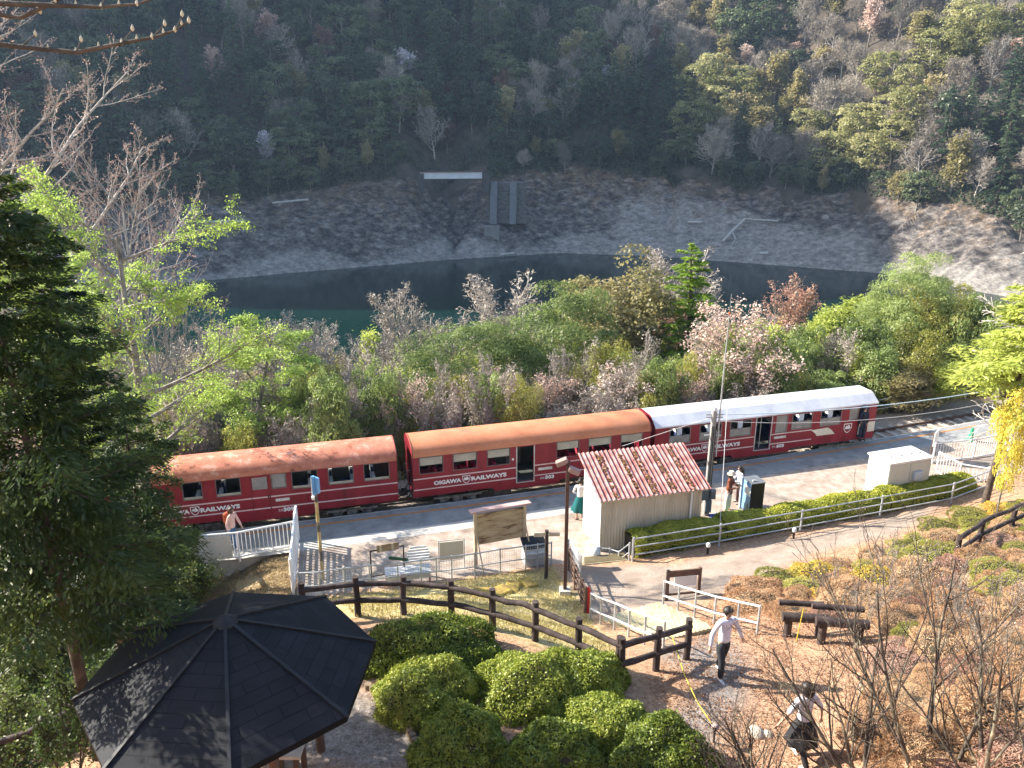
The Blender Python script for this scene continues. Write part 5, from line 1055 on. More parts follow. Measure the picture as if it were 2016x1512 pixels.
def plant(key, px, py, D, wpx, label=None, group=None, gz=None, k=None, rz=None, x=None):
    """tree whose top is seen at (px, py), standing D metres out; wpx = crown width in the photograph"""
    P = PROTO[key]; name, lb, cat, mt_, mc, H, Rr, cn = P[k if k is not None else pr_.randrange(len(P))]
    top = atD(px, py, D); g = h1(top.x, top.y) if gz is None else gz; Ht = max(.5, top.z-g); dep = top.y*cos(PITCH)-(top.z-Ht/2-CH)*sin(PITCH)
    wr = wpx/FPX*dep/2; wr = max(wr, .27*Ht) if key in ('bare', 'red', 'cherry', 'tan', 'broad') and Ht > 5 else wr; t = thing(name, label or lb, cat, (top.x, top.y, g-.05), pr_.uniform(0, 6.28) if rz is None else rz, group)
    t.scale = (wr/Rr, wr/Rr, Ht/H); obj('trunk', mt_, t)
    if mc: obj(cn, mc, t)
    return t
for i in range(2):
    proto('cedar', 'cedar_tree', '', 'cedar', *conifer(200+i, 12, 2.3, 95, 190, .26, None, None, .12, .12), bark_d, L_cedn, 12, 2.3)
    proto('cedarlight', 'cedar_tree', '', 'cedar', *conifer(290+i, 12, 2.6, 70, 260, .24, None, None, .55, .2, .3, .5, (.45, 1.25), .45, .011), bark_d, L_plume, 12, 2.3)
    mb, V, F = clumpy(210+i, 9, 3, 80, 380, .17, None, .5, .55, .62, vr=.4, asp=.28); proto('pine', 'pine_tree', '', 'pine', mb, V, F, bark, L_pine, 9.5, 3.6)
    mb, V, F = clumpy(220+i, 9, 2.4, 70, 190, .16, None, .9, .4, .56, vr=.45); proto('tan', 'leafing_tree', '', 'tree', mb, V, F, bark, L_tan, 9.7, 2.8)
    MB_ = dict(BARE, rmin=.012, n=[18, 10, 6], up=[.03, .14, .1, .06], ang=[.6, .6, .6])
    g, mb, V, F = twiggy(230+i, 9, MB_, 5000, .13, .08, .4, asp=.25); proto('bare', 'bare_tree', '', 'tree', wood_np(g), V, F, bark_p, L_twig, 9.6, 3.4, 'twigs')
    g, mb, V, F = twiggy(235+i, 9, MB_, 6500, .15, .1, .4, asp=.35); proto('red', 'red_budded_tree', '', 'tree', wood_np(g), V, F, bark, L_red, 9.6, 3.4, 'buds')
    CB = dict(BARE, rmin=.012, n=[14, 8, 5], up=[.03, .1, .04, .02], ang=[.8, .8, .7], flat=True, prof=lambda t: 1.15-.5*t)
    g, mb, V, F = twiggy(240+i, 7, CB, 4200, .115, .16, .5, asp=.8); proto('cherry', 'cherry_tree', '', 'cherry tree', wood_np(g), V, F, bark, L_pink, 7.2, 3.4, 'blossom')
    g, mb, V, F = twiggy(250+i, 8, dict(BARE, n=[20, 9, 5], up=[.02, .3, .2, .1], ang=[.5, .5, .5], rmin=.008, ratio=[.42, .45, .5]), 24000, .17, .22, .3, asp=.35); proto('plume', 'feathery_tree', '', 'tree', wood_np(g), V, F, bark, L_plume, 9, 2.4)
    mb, V, F = clumpy(260+i, 3.2, 1.9, 44, 260, .11, None, .8, .4, .52, vr=.4); proto('yshrub', 'yellow_green_shrub', '', 'shrub', mb, V, F, bark, L_yel, 3.5, 2.2, 'foliage')
    mb, V, F = clumpy(265+i, 3.4, 1.9, 44, 260, .12, None, .8, .4, .52, vr=.4); proto('gshrub', 'green_shrub', '', 'shrub', mb, V, F, bark, L_pine, 3.7, 2.2, 'foliage')
    mb, V, F = clumpy(268+i, 6, 2.6, 60, 240, .15, None, .7, .4, .56, vr=.42); proto('broad', 'broadleaf_tree', '', 'tree', mb, V, F, bark, L_yel, 6.5, 3, 'crown')
    g, mb, V, F = twiggy(270+i, 3.4, dict(BARE, n=[9, 7, 5], up=[.03, .2, .12, .06], ang=[.6, .6, .6], rmin=.007, trunk=.75), 3500, .1, .08, .4, asp=.3, stems=5); proto('tshrub', 'twiggy_shrub', '', 'shrub', wood_np(g), V, F, bark_p, L_twig, 3.2, 2.2, 'twigs')
one = [('bare',1345,492,62,230,'wide pinkish bare tree rising behind the bright cedar'), ('cedar',1385,484,50,185,'bright green pointed cedar standing tallest by the lake'),
 ('tan',1235,490,52,130,'tall tan and green leafing tree with the highest top left of the cedar'), ('tan',1185,560,50,110,'olive leafing tree at the left foot of the tall tan tree'),
 ('pine',1115,556,44,215,'rounded soft green pine rising above the middle carriage'), ('pine',930,632,40,270,'broad dark green pine with spreading layers left of the round pine'), ('pine',1030,640,42,150,'smaller pine squeezed between the two larger pines'),
 ('bare',1000,540,60,110,'round bare pinkish treetop in front of the lake above the pines'), ('bare',800,578,54,130,'dark bare tree with fan of branches against the lake'), ('bare',868,612,56,90,'small bare treetop against the lake beside the fan-shaped one'),
 ('bare',655,612,41,170,'tall pale-stemmed willowy tree left of the pines'), ('bare',590,640,43,130,'pale bare tree at the left of the willowy tree'), ('bare',720,660,46,120,'low bare tree between the willowy tree and the fan-shaped one'),
 ('red',1522,540,58,120,'tree with brick red buds against the lake right of the cedar'), ('red',1290,600,56,80,'small reddish tree between the tan tree and the cedar'),
 ('pine',1822,498,46,150,'light green pine with tiered top at the right, highest of its neighbours'), ('pine',1745,560,47,100,'small light green pine left of the tiered pine'),
 ('cherry',1480,600,37,210,'pink and white cherry in bloom behind the tall mast'), ('cherry',1262,715,35.5,150,'pink cherry behind the joint of the middle and right carriages'), ('cherry',1335,722,36,110,'smaller pink cherry left of the pole mast'),
 ('cherry',1065,738,35.5,130,'pink cherry behind the right half of the middle carriage'), ('cherry',930,725,36,110,'pale cherry behind the left half of the middle carriage'), ('cherry',605,815,32.5,150,'white-pink cherry behind the left carriage roof'), ('cherry',840,735,37,90,'thin cherry between the willowy tree and the pines'),
 ('plume',1595,600,48,130,'lime green feathery tree nearest the red-budded tree'), ('plume',1690,585,50,140,'lime green feathery tree in the middle of the right-hand thicket'), ('plume',1640,640,45,130,'lime green feathery tree low in the front of the thicket'), ('plume',1765,610,47,120,'lime green feathery tree below the tiered pine'), ('plume',1560,680,43,100,'lime green feathery tree just right of the blooming cherry'),
 ('broad',1870,560,46,150,'round yellow-green tree right of the tiered pine'), ('broad',1420,640,46,110,'olive bushy tree at the right foot of the cedar')]
for a in one: plant(a[0], a[1], a[2], a[3], a[4], a[5])
def skyl(px): return np.interp(px, [0, 250, 400, 560, 720, 760, 950, 1060, 1200, 1500, 1700, 1900, 2016], [680, 660, 620, 620, 670, 630, 640, 600, 600, 600, 600, 580, 560])
FILL = dict(cherry=('pale pink cherry sapling in the lakeside thicket', 'cherry saplings in the lakeside thicket'), bare=('bare grey tree in the thicket below the station', 'bare trees in the lakeside thicket'), broad=('round yellow-green tree in the lakeside thicket', 'yellow-green trees in the lakeside thicket'), tan=('olive-tan leafing tree in the lakeside thicket', 'leafing trees in the lakeside thicket'), plume=('lime feathery sapling in the lakeside thicket', 'lime saplings in the lakeside thicket'), pine=('mid green pine in the lakeside thicket', 'pines in the lakeside thicket'),
 gshrub=('green shrub growing beside the track behind the train', 'green shrubs behind the train'), yshrub=('yellow-green shrub growing behind the train', 'yellow-green shrubs behind the train'), tshrub=('leafless twiggy shrub growing behind the train', 'twiggy shrubs behind the train'))
for i in range(210):
    px = -80+2180*((i*.618) % 1); D = pr_.uniform(39, 64); sk = float(skyl(px)); py = sk+8+(64-D)*4.2+pr_.uniform(0, 35)
    if px > 1540: k = pr_.choice(['plume', 'plume', 'plume', 'broad', 'tan', 'bare'])
    elif px < 700: k = pr_.choice(['bare', 'bare', 'tan', 'plume', 'bare', 'bare'])
    else: k = pr_.choice(['bare', 'broad', 'tan', 'plume', 'pine', 'bare'])
    plant(k, px, py, D, pr_.uniform(95, 160), FILL[k][0]+' '+where(px), FILL[k][1]+' '+where(px))
def skyb(px): return np.interp(px, [0, 270, 780, 1280, 1700, 1760, 2016], [900, 845, 800, 755, 725, 715, 670])
for i in range(125):
    px = pr_.uniform(-40, 2060); u = pr_.uniform(4.6, 10); x0 = atD(px, 800, 33).x; D = yo(x0)+u; py = float(skyb(px))-pr_.uniform(-25, 75)-(u-4.6)*7
    k = pr_.choice(['gshrub', 'gshrub', 'tshrub', 'tshrub', 'yshrub', 'tshrub', 'cherry'] if px < 800 else ['gshrub', 'yshrub', 'tshrub', 'yshrub', 'tshrub', 'tshrub'] if px < 1540 else ['gshrub', 'plume', 'tshrub', 'gshrub', 'yshrub'])
    plant(k, px, py, D, pr_.uniform(65, 125), FILL[k][0].replace(' behind the train', '').replace('in the lakeside thicket', 'close to the track')+' '+where(px), FILL[k][1].replace(' behind the train', '').replace('in the lakeside thicket', 'close to the track')+' '+where(px))
# ---------------------------------------------------------------- left: maples, budding bare trees, dark conifers
LM = dict(tier=1, prof=lambda t: 1.15-.45*t, seg=[7, 7, 4, 3], wob=[.06, .07, .10, .12], up=[.02, .01, .0, .0], n=[17, 13, 6], f0=[.3, .2, .15], ang=[1.25, .7, .6], ratio=[.46, .42, .5], rr=.5, rmin=.006, flat=True)
def leafy(name, label, cat, seed, base, Ht, C, n, ls, leaf, wood, spread=.14, asp=.7, lean=(0, 0), crown='crown', jit=.5, nup=1., r0=None, scale=1, stems=1, sx=1.):
    g, mb, V, F = twiggy(seed, Ht, C, n, ls, spread, nup, r0, asp, lean, stems, jit); t = thing(name, label, cat, base)
    w_ = wood_np(g); w_.build('trunk', wood, t)
    zm = max(max(v[2] for v in w.v) for w in (w_,)); t.scale = (sx, sx, Ht/zm)
    if V is not None:
        o = obj(crown, np_mesh(crown, V, F, leaf), t)
        if crown == 'buds': o['kind'] = 'stuff'
    return t
b1 = gp(322, 1165); leafy('maple_tree', 'tall slender maple with fresh green tiers, its trunk crossing the left carriage', 'maple', 301, b1, 14.0, LM, 34000, .08, L_maple, bark, .13, .8, (.02, .0), sx=.8)
leafy('maple_tree', 'fresh green maple at the far left partly hidden by the dark conifers', 'maple', 302, Vector((atD(150, 900, 34).x, 34, -3.5)), 12.0, LM, 26000, .10, L_maple, bark, .14, .8, (.0, .02), sx=.85)
p = atD(470, 900, 33); leafy('maple_tree', 'low spreading fresh green maple behind the left carriage', 'maple', 303, Vector((p.x, p.y, -1.8)), 7.6, LM, 22000, .09, L_maple, bark, .14, .8, (.05, 0), sx=1.05)
BB = dict(seg=[8, 6, 5, 3], wob=[.05, .1, .12, .14], up=[.02, .10, .10, .10], n=[22, 13, 8], f0=[.2, .15, .1], ang=[.95, .7, .6], ratio=[.55, .42, .3], rr=.5, rmin=.012)
L_bud = leafmat('bud_pale_brown', [(.3,.15,.10),(.5,.33,.26),(.66,.5,.42)], 2, .3)
p = atD(60, 900, 47); leafy('budding_tree', 'tall pale bare tree with reddish buds in the upper left corner', 'tree', 311, Vector((p.x, p.y, -11)), 38, BB, 26000, .11, L_bud, bark_p, .07, .4, (.03, 0), 'buds', .9, .2, .46, sx=1.3)
p = atD(330, 900, 41); leafy('budding_tree', 'bare tree with reddish buds right of the fresh green maple', 'tree', 312, Vector((p.x, p.y, -8)), 22, BB, 11000, .10, L_bud, bark_p, .05, .4, (.04, 0), 'buds', .9, .2, .22, sx=.8)
p = atD(-60, 900, 46); leafy('budding_tree', 'pale bare tree with reddish buds cut by the left edge', 'tree', 313, Vector((p.x, p.y, -11)), 34, BB, 9000, .10, L_bud, bark_p, .05, .4, (.05, 0), 'buds', .9, .2, .26)
def dark_con(label, px, pyt, D, Ht_base, Rd, seed, nb=150, per=430, ls=.10, bs=.4):
    top = atD(px, pyt, D); H_ = top.z-Ht_base; t = thing('conifer_tree', label, 'conifer', (top.x, top.y, Ht_base)); mb, V, F = conifer(seed, H_, Rd, nb, per, ls, None, None, bs, .22, .3, .42, (.3, 1.3), .7, .010)
    mb.build('trunk', bark_d, t); obj('crown', np_mesh('crown', V, F, L_ced), t)
dark_con('large dark conifer filling the left edge', -50, 270, 11.5, -1.5, 2.15, 401, 130, 850, .12, .50)
dark_con('slim dark conifer just right of the large one', 85, 410, 13.5, -1.8, 1.35, 402, 105, 620, .10, .47)
dark_con('dark conifer with its tip beside the left carriage roof', 215, 760, 15.5, -1.6, 1.45, 403, 90, 560, .10, .45)
# left undergrowth
for i in range(2):
    g, mb, V, F = twiggy(420+i, 2.6, dict(BARE, n=[9, 6, 4], up=[.03, .15, .08, .04], ang=[.7, .7, .7], rmin=.006, trunk=.8), 3600, .085, .10, .7, asp=.6, stems=4); proto('under', 'leafy_undergrowth_shrub', '', 'shrub', wood_np(g), V, F, bark_d, leafmat('leaf_undergrowth', [(.02,.04,.012),(.06,.10,.025),(.14,.19,.045),(.36,.36,.12)], 1.5), 2.6, 1.4, 'foliage')
for i in range(46):
    px = pr_.uniform(-40, 400); py = pr_.uniform(1170, 1530)
    if px > 150 and py > 1250+ (400-px)*.35: continue
    q = gp(px, py); P_ = PROTO['under'][i % 2]; t = thing(P_[0], 'loose green leafy shrub in the undergrowth below the dark conifers', 'shrub', q, pr_.uniform(0, 6), 'leafy shrubs under the conifers'); s = pr_.uniform(.5, 1.); t.scale = (s, s, s*pr_.uniform(.8, 1.5)); obj('stems', P_[3], t); obj('foliage', P_[4], t)
# ---------------------------------------------------------------- clipped azaleas
def dome_mesh(seed, rx, ry, hh, n, ls, lump=.13, asp=.6, jit=.8):
    rng = np.random.default_rng(seed); th = rng.uniform(0, 2*pi, n); z = rng.uniform(-.12, 1, n)**1.0; r = np.sqrt(np.clip(1-np.clip(z, 0, 1)**2.3, 0, 1))
    d = np.stack([r*np.cos(th), r*np.sin(th), z], 1)
    ph = rng.uniform(0, 6, 6); k = 1+lump*(np.sin(d[:, 0]*3.1+ph[0])*np.cos(d[:, 1]*3.7+ph[1])+.6*np.sin(d[:, 0]*7+ph[2])*np.sin(d[:, 1]*6+d[:, 2]*5+ph[3]))
    k *= 1-np.abs(rng.normal(0, .055, n))+rng.random(n)**12*.07
    P = d*k[:, None]*np.array([rx, ry, hh]); N = d/np.array([rx, ry, hh]); N /= np.linalg.norm(N, axis=1)[:, None]
    V, F = cards(P, N, ls, asp, jit, rng); core = MB(); pr = [(1, -.15), (.98, .2), (.88, .5), (.66, .77), (.35, .93), (.05, .98)]
    core.lathe([(a*.84, b*hh*.84) for a, b in pr], 20, sx=rx, sy=ry); return core, V, F
core_dark = mat('shrub_core', [(.02,.016,.01),(.05,.04,.02)], 5, .95)  # dark solid filling added inside shrubs to block light between the leaves
def dome(label, px, D, zb, rx, ry, hh, seed, n=22000, ls=.05, leaf=None, name='azalea_bush'):
    x = (px-1008)/FPX*(D*cos(PITCH)-(zb+.3-CH)*sin(PITCH)); t = thing(name, label, 'azalea bush', (x, D, zb)); rx *= 1.02; ry *= .98; hh *= 1.04; c, V, F = dome_mesh(seed, rx, ry, hh, n, ls)
    c.build('solid_core', core_dark, t); obj('foliage', np_mesh('foliage', V, F, leaf or L_aza), t)  # closed dark dome added under the leaves to stop light, no real branches
for a in [('widest clipped azalea dome, against the dark log fence', 850, 13.75, 3.2, 1.5, .85, 1.05, 1, 34000), ('round yellowish azalea dome beside the gazebo roof corner', 838, 12.55, 3.25, 1.0, .85, .85, 2, 26000),
 ('large azalea dome in the middle of the bed', 1050, 12.65, 3.25, 1.12, .95, .95, 3, 30000), ('azalea dome next to the fence corner', 1155, 12.9, 3.2, .85, .85, .85, 4), ('front azalea dome beside the bollard lamp', 905, 11.15, 3.3, .9, .8, .85, 5, 26000),
 ('front azalea dome right of the one by the bollard lamp', 1085, 10.85, 3.35, .9, .75, .72, 6, 24000), ('lowest azalea dome nearest the gravel path', 1305, 10.9, 3.35, .95, .8, .75, 7, 24000), ('dark azalea mound between the middle and the front domes', 1190, 11.75, 3.25, .85, .75, .72, 8), ('small azalea mound beside the right corner of the gazebo roof', 718, 13.6, 3.2, .5, .5, .55, 9, 9000),
 ('low azalea mound spilling to the right behind the large dome', 970, 13.3, 3.2, .6, .5, .45, 10, 9000)]: dome(*a)
# hedge along the platform
t = thing('clipped_hedge', 'long clipped yellow-green hedge between platform and path', 'hedge', at(1240, 1088, .1)); rng = np.random.default_rng(50)
HP = [at(1238, 1092, 0), at(1415, 1063, 0), at(1575, 1035, 0), at(1732, 1005, 0), at(1900, 972, 0)]; Ps = []; Ns = []; core = MB()
for a, b in zip(HP, HP[1:]):
    L_ = (b-a).length; ux = (b-a)/L_; uy = Vector((-ux.y, ux.x, 0)); n = int(L_*6800); s = rng.uniform(0, L_, n); an = rng.uniform(-.25, pi+.25, n)
    wv = 1+.07*np.sin(s*2.1+a.x)+.05*np.sin(s*5.3)+rng.normal(0, .035, n); cy_ = np.cos(an)*.5*wv; cz = .22+np.clip(np.abs(np.sin(an)), 0, 1)**.6*np.sign(np.sin(an))*.66*wv
    P_ = np.array(a)[None]+np.outer(s, ux)+np.outer(cy_, uy); P_[:, 2] = cz; Ps.append(P_); N_ = np.outer(np.cos(an), uy); N_[:, 2] = np.sin(an)+.2; Ns.append(N_)
    core.beam(a+Vector((0, 0, .33)), b+Vector((0, 0, .33)), .78, .7)
V, F = cards(np.concatenate(Ps)-np.array(t.location), np.concatenate(Ns), .06, .6, .55, rng)
core.build('solid_core', core_dark, t, w=True); obj('foliage', np_mesh('foliage', V, F, leafmat('leaf_hedge', [(.15,.18,.02),(.38,.40,.05),(.58,.56,.08),(.68,.62,.13)], 2.5, .35)), t)  # solid dark box core added under the hedge leaves, no branches inside
# ---------------------------------------------------------------- right slope: brown and golden low shrubs
SL = {}
for key, leaf, n, ls, asp in (('brown', L_brn, 14000, .11, .12), ('brown2', L_brn, 11000, .07, .3), ('gold', leafmat('leaf_gold_mix', [(.3,.28,.05),(.6,.45,.08),(.74,.5,.1),(.7,.3,.08)], 5, .4), 5000, .07, .6), ('ygreen', L_yel, 5500, .06, .6), ('pinkb', leafmat('leaf_pink_brown', [(.22,.10,.07),(.44,.25,.18),(.58,.38,.29)], 2, .3, .4), 8000, .1, .16)):
    c, V, F = dome_mesh(hash(key) % 97 if False else len(key)*7, 1, .9, .75, n, ls, .16, asp, 1.1); SL[key] = (c.build('solid_core', core_dark, None), np_mesh('foliage', V, F, leaf))  # each mound gets an added dark core that blocks light, not branches
for k in list(SL): o, m = SL[k]; me_ = o.data; bpy.data.objects.remove(o); SL[k] = (me_, m)
SLN = dict(brown=('low brown twiggy shrub mound on the right-hand slope', 'brown shrub mounds on the slope'), brown2=('low russet shrub mound on the right-hand slope', 'russet shrub mounds on the slope'), gold=('golden orange low shrub at the upper edge of the slope', 'golden shrubs at the slope edge'), ygreen=('yellow-green low shrub at the upper edge of the slope', 'yellow-green shrubs at the slope edge'), pinkb=('pinkish brown twiggy shrub mound on the slope', 'pink-brown shrub mounds on the slope'))
sp2 = []
for i in range(2600):
    px = pr_.uniform(1395, 2120); py = pr_.uniform(1005, 1560)
    edge = np.interp(px, [1395, 1480, 1560, 1640, 1720, 1800, 1880, 1960, 2120], [1210, 1160, 1130, 1110, 1090, 1060, 1020, 990, 960])
    if py < edge+6: continue
    if px < 1500 and py > 1200: continue
    if 1500 <= px < 1740 and py > 1215: continue
    q = gp(px, py); r = pr_.uniform(.42, .95)
    if any((q.x-a)**2+(q.y-b)**2 < (.55*(r+c))**2 for a, b, c in sp2): continue
    sp2.append((q.x, q.y, r)); de = py-edge; k = pr_.choice(['gold', 'ygreen', 'ygreen', 'ygreen', 'brown2', 'ygreen', 'brown2']) if de < 62 else pr_.choice(['brown', 'brown2', 'brown', 'brown2', 'pinkb', 'ygreen', 'ygreen'] if de < 200 else ['brown', 'brown2', 'brown', 'brown2', 'pinkb'])
    wr_ = ['below the hedge fence', 'near the log benches', 'at the right edge', 'in the lower right foreground'][3 if py > 1330 else 2 if px > 1850 else 1 if py > 1150 else 0]; t = thing('slope_shrub', SLN[k][0].split(' on the ')[0].split(' at the ')[0]+' on the slope '+wr_, 'shrub', q-Vector((0, 0, .06)), pr_.uniform(0, 6.28), SLN[k][1].split(' on the ')[0].split(' at the ')[0]+' on the slope '+wr_); s = r; t.scale = (s, s, s*pr_.uniform(.4, .8)); obj('solid_core', SL[k][0], t); obj('foliage', SL[k][1], t)
print('slope shrubs', len(sp2))
# foreground bare bushes
FB_ = dict(seg=[7, 6, 5, 4], wob=[.07, .09, .12, .14], up=[.03, .09, .06, .05], n=[6, 6, 3], f0=[.12, .15, .15], ang=[.6, .5, .5], ratio=[.85, .5, .45], rr=.6, rmin=.003, trunk=.8)
bkm = mat('bark_branch', [(.02,.014,.012),(.06,.045,.035),(.13,.11,.08),(.34,.30,.2)], 2.2, .85, .3, 25)
for i, (px, py, z, Ht, lean, seed, lb) in enumerate([(1835, 1540, 4.3, 4.7, (-.2, .15), 501, 'large bare multi-stemmed bush in the lower right foreground'), (1705, 1560, 3.8, 3.6, (-.5, .2), 502, 'bare bush leaning left over the gravel path'), (1960, 1560, 5.0, 3.9, (.1, .1), 503, 'bare bush at the lower right edge'), (1500, 1600, 3.4, 2.3, (-.5, .2), 504, 'low spreading bare bush at the bottom edge in front of the azaleas')]):
    p = at(px, py, z); leafy('bare_bush', lb, 'bush', seed, p, Ht, FB_, 500, .02, L_bud, bkm, .01, .6, lean, 'buds', .9, .2, .066, stems=4)
# slender bare saplings on the slope
FS = dict(FB_, n=[7, 5, 3], rmin=.004)
for i, (px, py, Ht) in enumerate([(1700, 1230, 1.5), (1780, 1180, 1.6), (1870, 1250, 1.6), (1950, 1330, 1.7), (1620, 1180, 1.2), (1740, 1110, 1.2), (1990, 1220, 1.6)]):
    leafy('bare_sapling', 'thin leafless sapling among the brown shrubs on the slope', 'sapling', 520+i, gp(px, py), Ht, FS, 200, .03, L_bud, bark, .02, .6, (-.1, 0), 'buds', .9, .2, .016, stems=3)['group'] = 'bare saplings on the slope'
# right edge
q = at(1990, 800, 1.0); t = plant('cedarlight', 2030, 545, 26, 210, 'bright green conifer at the right edge above the white railing', gz=.2)
p = atD(2160, 900, 30); leafy('bare_white_tree', 'pale leafless tree reaching in from the right edge', 'tree', 601, Vector((p.x, p.y, .5)), 9.5, dict(BB, n=[11, 8, 5], up=[.0, .02, .03, .03], wob=[.06, .14, .16, .16], ratio=[.6, .5, .4]), 0, .1, L_bud, mat('bark_white', [(.38,.34,.3),(.6,.55,.5)], 3, .9), .05, .4, (-.75, -.1), 'buds', r0=.13)
mb, V, F = clumpy(606, 2.6, 1.1, 40, 260, .07, None, .9, .4, .55, vr=.42); proto('goldbig', 'golden_shrub', '', 'shrub', mb, V, F, bark, leafmat('leaf_yellow', [(.4,.36,.05),(.66,.56,.08),(.8,.68,.12)], 3, .4), 2.8, 1.3, 'foliage'); plant('goldbig', 2016, 765, 24.5, 80, 'golden yellow leafed shrub at the right edge of the frame', gz=1)
# overhanging twigs, upper left
t = thing('overhanging_tree', 'dark budding branches hanging into the upper left corner from a near tree', 'tree', (-4.6, 4.6, 8.5)); mb = MB(); mb.tube([(-4.6, 4.6, 8), (-4.5, 4.7, 12), (-4.3, 4.8, 16)], [.14, .11, .07], 9); mb.build('trunk', bark_d, t, w=True)
for k, pts in enumerate([[(-400, 20), (-100, 75), (40, 92), (150, 103), (240, 85), (300, 74), (345, 60), (372, 42)], [(-400, -40), (-50, 5), (100, 10), (200, 14), (270, 8), (330, -10)], [(-400, 130), (-60, 20), (40, 35), (110, 3), (150, -20)]]):
    Q = [atD(a, b, 5.0) for a, b in pts]; Q[0] = Vector((-4.4, 4.75, Q[0].z)); mb = MB(); n = len(Q); mb.tube(Q, [.022-.019*i/(n-1) for i in range(n)], 6); rs = random.Random(k)
    for i in range(2, n-1):
        d = Vector((rs.uniform(.02, .1), rs.uniform(-.05, .05), rs.uniform(.03, .12))); mb.tube([Q[i], Q[i]+d], [.004, .002], 4); Q.append(Q[i]+d)
    br = mb.build('branch', bark_d, t, w=True)
    mb = MB()
    for q in Q[3:]: mb.lathe([(.002, -.012), (.011, 0), (.009, .012), (.001, .028)], 6, c=tuple(q))
    for a, b in zip(Q[2:n], Q[3:n]): mb.lathe([(.002, -.012), (.009, 0), (.001, .022)], 6, c=tuple(a.lerp(b, .5)+Vector((0, 0, .012))))
    o = mb.build('buds', mat('bud_cream', [(.5,.42,.28),(.62,.55,.4)], 3, .7), br, w=False); o.location = -t.location; o['kind'] = 'stuff'
# ---------------------------------------------------------------- low growth nobody could count
def scatter(name, label, cat, m, pts, N, size, asp, jit, nrm=(0, 0, .2), rng=None, up=None):
    P = np.array(pts); V, F = cards(P, np.tile(nrm, (len(P), 1)), size, asp, jit, rng or RNG, None if up is None else np.tile(up, (len(P), 1)))
    o = obj(name, np_mesh(name, V, F, m)); tag(o, label, cat, kind='stuff'); return o
def pts_in(poly, n, dz=.03, seed=1, chk=None):
    P = [tuple(gp(*q)[:2]) for q in poly]; rng = np.random.default_rng(seed); a = np.array(P); lo, hi = a.min(0), a.max(0); x = rng.uniform(lo[0], hi[0], n*4); y = rng.uniform(lo[1], hi[1], n*4); k = poly_in(P, x, y); x, y = x[k][:n], y[k][:n]
    cl = np.array([noise.noise(Vector((p, q, 9))*1.3) for p, q in zip(x, y)])+rng.random(len(x))*.5; kk = cl > -.05; x, y = x[kk], y[kk]; z = h(x, y)+np.array([noise.noise(Vector((p*.9, q*.9, 0)))*.06+noise.noise(Vector((p*3.1, q*3.1, 3)))*.025 for p, q in zip(x, y)])
    return np.stack([x, y, z+rng.uniform(0, dz, len(x))], 1)
L_grass = leafmat('grass_dry_yellow', [(.22,.22,.05),(.46,.38,.15),(.64,.54,.28)], 2.5, .3); L_lit = leafmat('litter_leaf', [(.12,.055,.03),(.3,.15,.08),(.42,.25,.15),(.55,.39,.26)], 9, .1)
scatter('grass', 'short dry yellow-green grass on the bank round the picnic area', 'grass', L_grass, pts_in([(600, 1185), (1090, 1118), (1150, 1195), (1235, 1330), (1100, 1270), (900, 1225), (700, 1215)], 26000, .05, 2), 0, .085, .22, .5, (0, -.8, .3), up=(0, 0, 1))
scatter('dry_grass', 'straw-coloured grass on the slope below the white screen fence', 'grass', leafmat('straw', [(.2,.13,.06),(.42,.32,.18),(.56,.45,.28)], 3, .3), pts_in([(400, 1120), (590, 1082), (588, 1185), (440, 1185)], 11000, .05, 3), 0, .12, .14, .9, (0, -.6, .5), up=(0, .2, 1))
scatter('leaf_litter', 'brown fallen leaves covering the slope and the gravel edges', 'leaf litter', L_lit, np.concatenate([pts_in([(1400, 1180), (1560, 1130), (1760, 1200), (1760, 1530), (1180, 1540), (1290, 1330)], 40000, .03, 4), pts_in([(1700, 1060), (2040, 1000), (2060, 1530), (1700, 1530)], 12000, .04, 5)]), 0, .036, .6, .7, (0, 0, 1))
scatter('low_weeds', 'small green and brown weeds covering the ground at the lower left', 'ground cover', leafmat('leaf_undergrowth', None), pts_in([(-20, 1130), (320, 1180), (440, 1200), (240, 1310), (120, 1530), (-20, 1530)], 24000, .25, 6), 0, .09, .5, .9, (0, -.3, .8))
rngb = np.random.default_rng(8); xb = rngb.uniform(-20, 42, 30000); ub = rngb.uniform(4.2, 11, 30000); yb = 27.62+.3*xb+.0022*xb*xb+ub; k_ = np.array([noise.noise(Vector((a*.5, b*.5, 1))) for a, b in zip(xb, yb)]) > -.2
scatter('trackside_weeds', 'dry weeds and brush along the far edge of the track', 'ground cover', leafmat('weed_mix', [(.12,.10,.04),(.28,.22,.1),(.34,.34,.1),(.46,.36,.2)], 1.3, .3), np.stack([xb[k_], yb[k_], h(xb[k_], yb[k_])+rngb.uniform(0, .35, k_.sum())], 1), 0, .2, .2, .7, (0, -.7, .4), up=(0, 0, 1))
# undergrowth fringe where the far forest meets the rock
rngb = np.random.default_rng(9); n = 60000; xb = rngb.uniform(-150, 165, n); db = rngb.normal(25, 4.0, n); kk = (np.abs(xb+19) > 12) | (db > 27); xb, db = xb[kk], db[kk]; yb = ysh(xb)+db/np.interp(xb, [-72,0,60,91,135,170], [.9,1,.95,.85,.6,.55])
cl = np.array([noise.noise(Vector((a*.09, b*.3, 1)))*6 for a, b in zip(xb, db)]); kk = (db+cl > 22.5); xb, yb = xb[kk], yb[kk]
scatter('brush', 'dark brush along the foot of the far forest above the bare rock', 'ground cover', L_evg, np.stack([xb, yb, farz(xb, yb)+np.abs(rngb.normal(.4, .9, len(xb)))], 1), 0, .8, .5, .8, (0, -.5, .8))
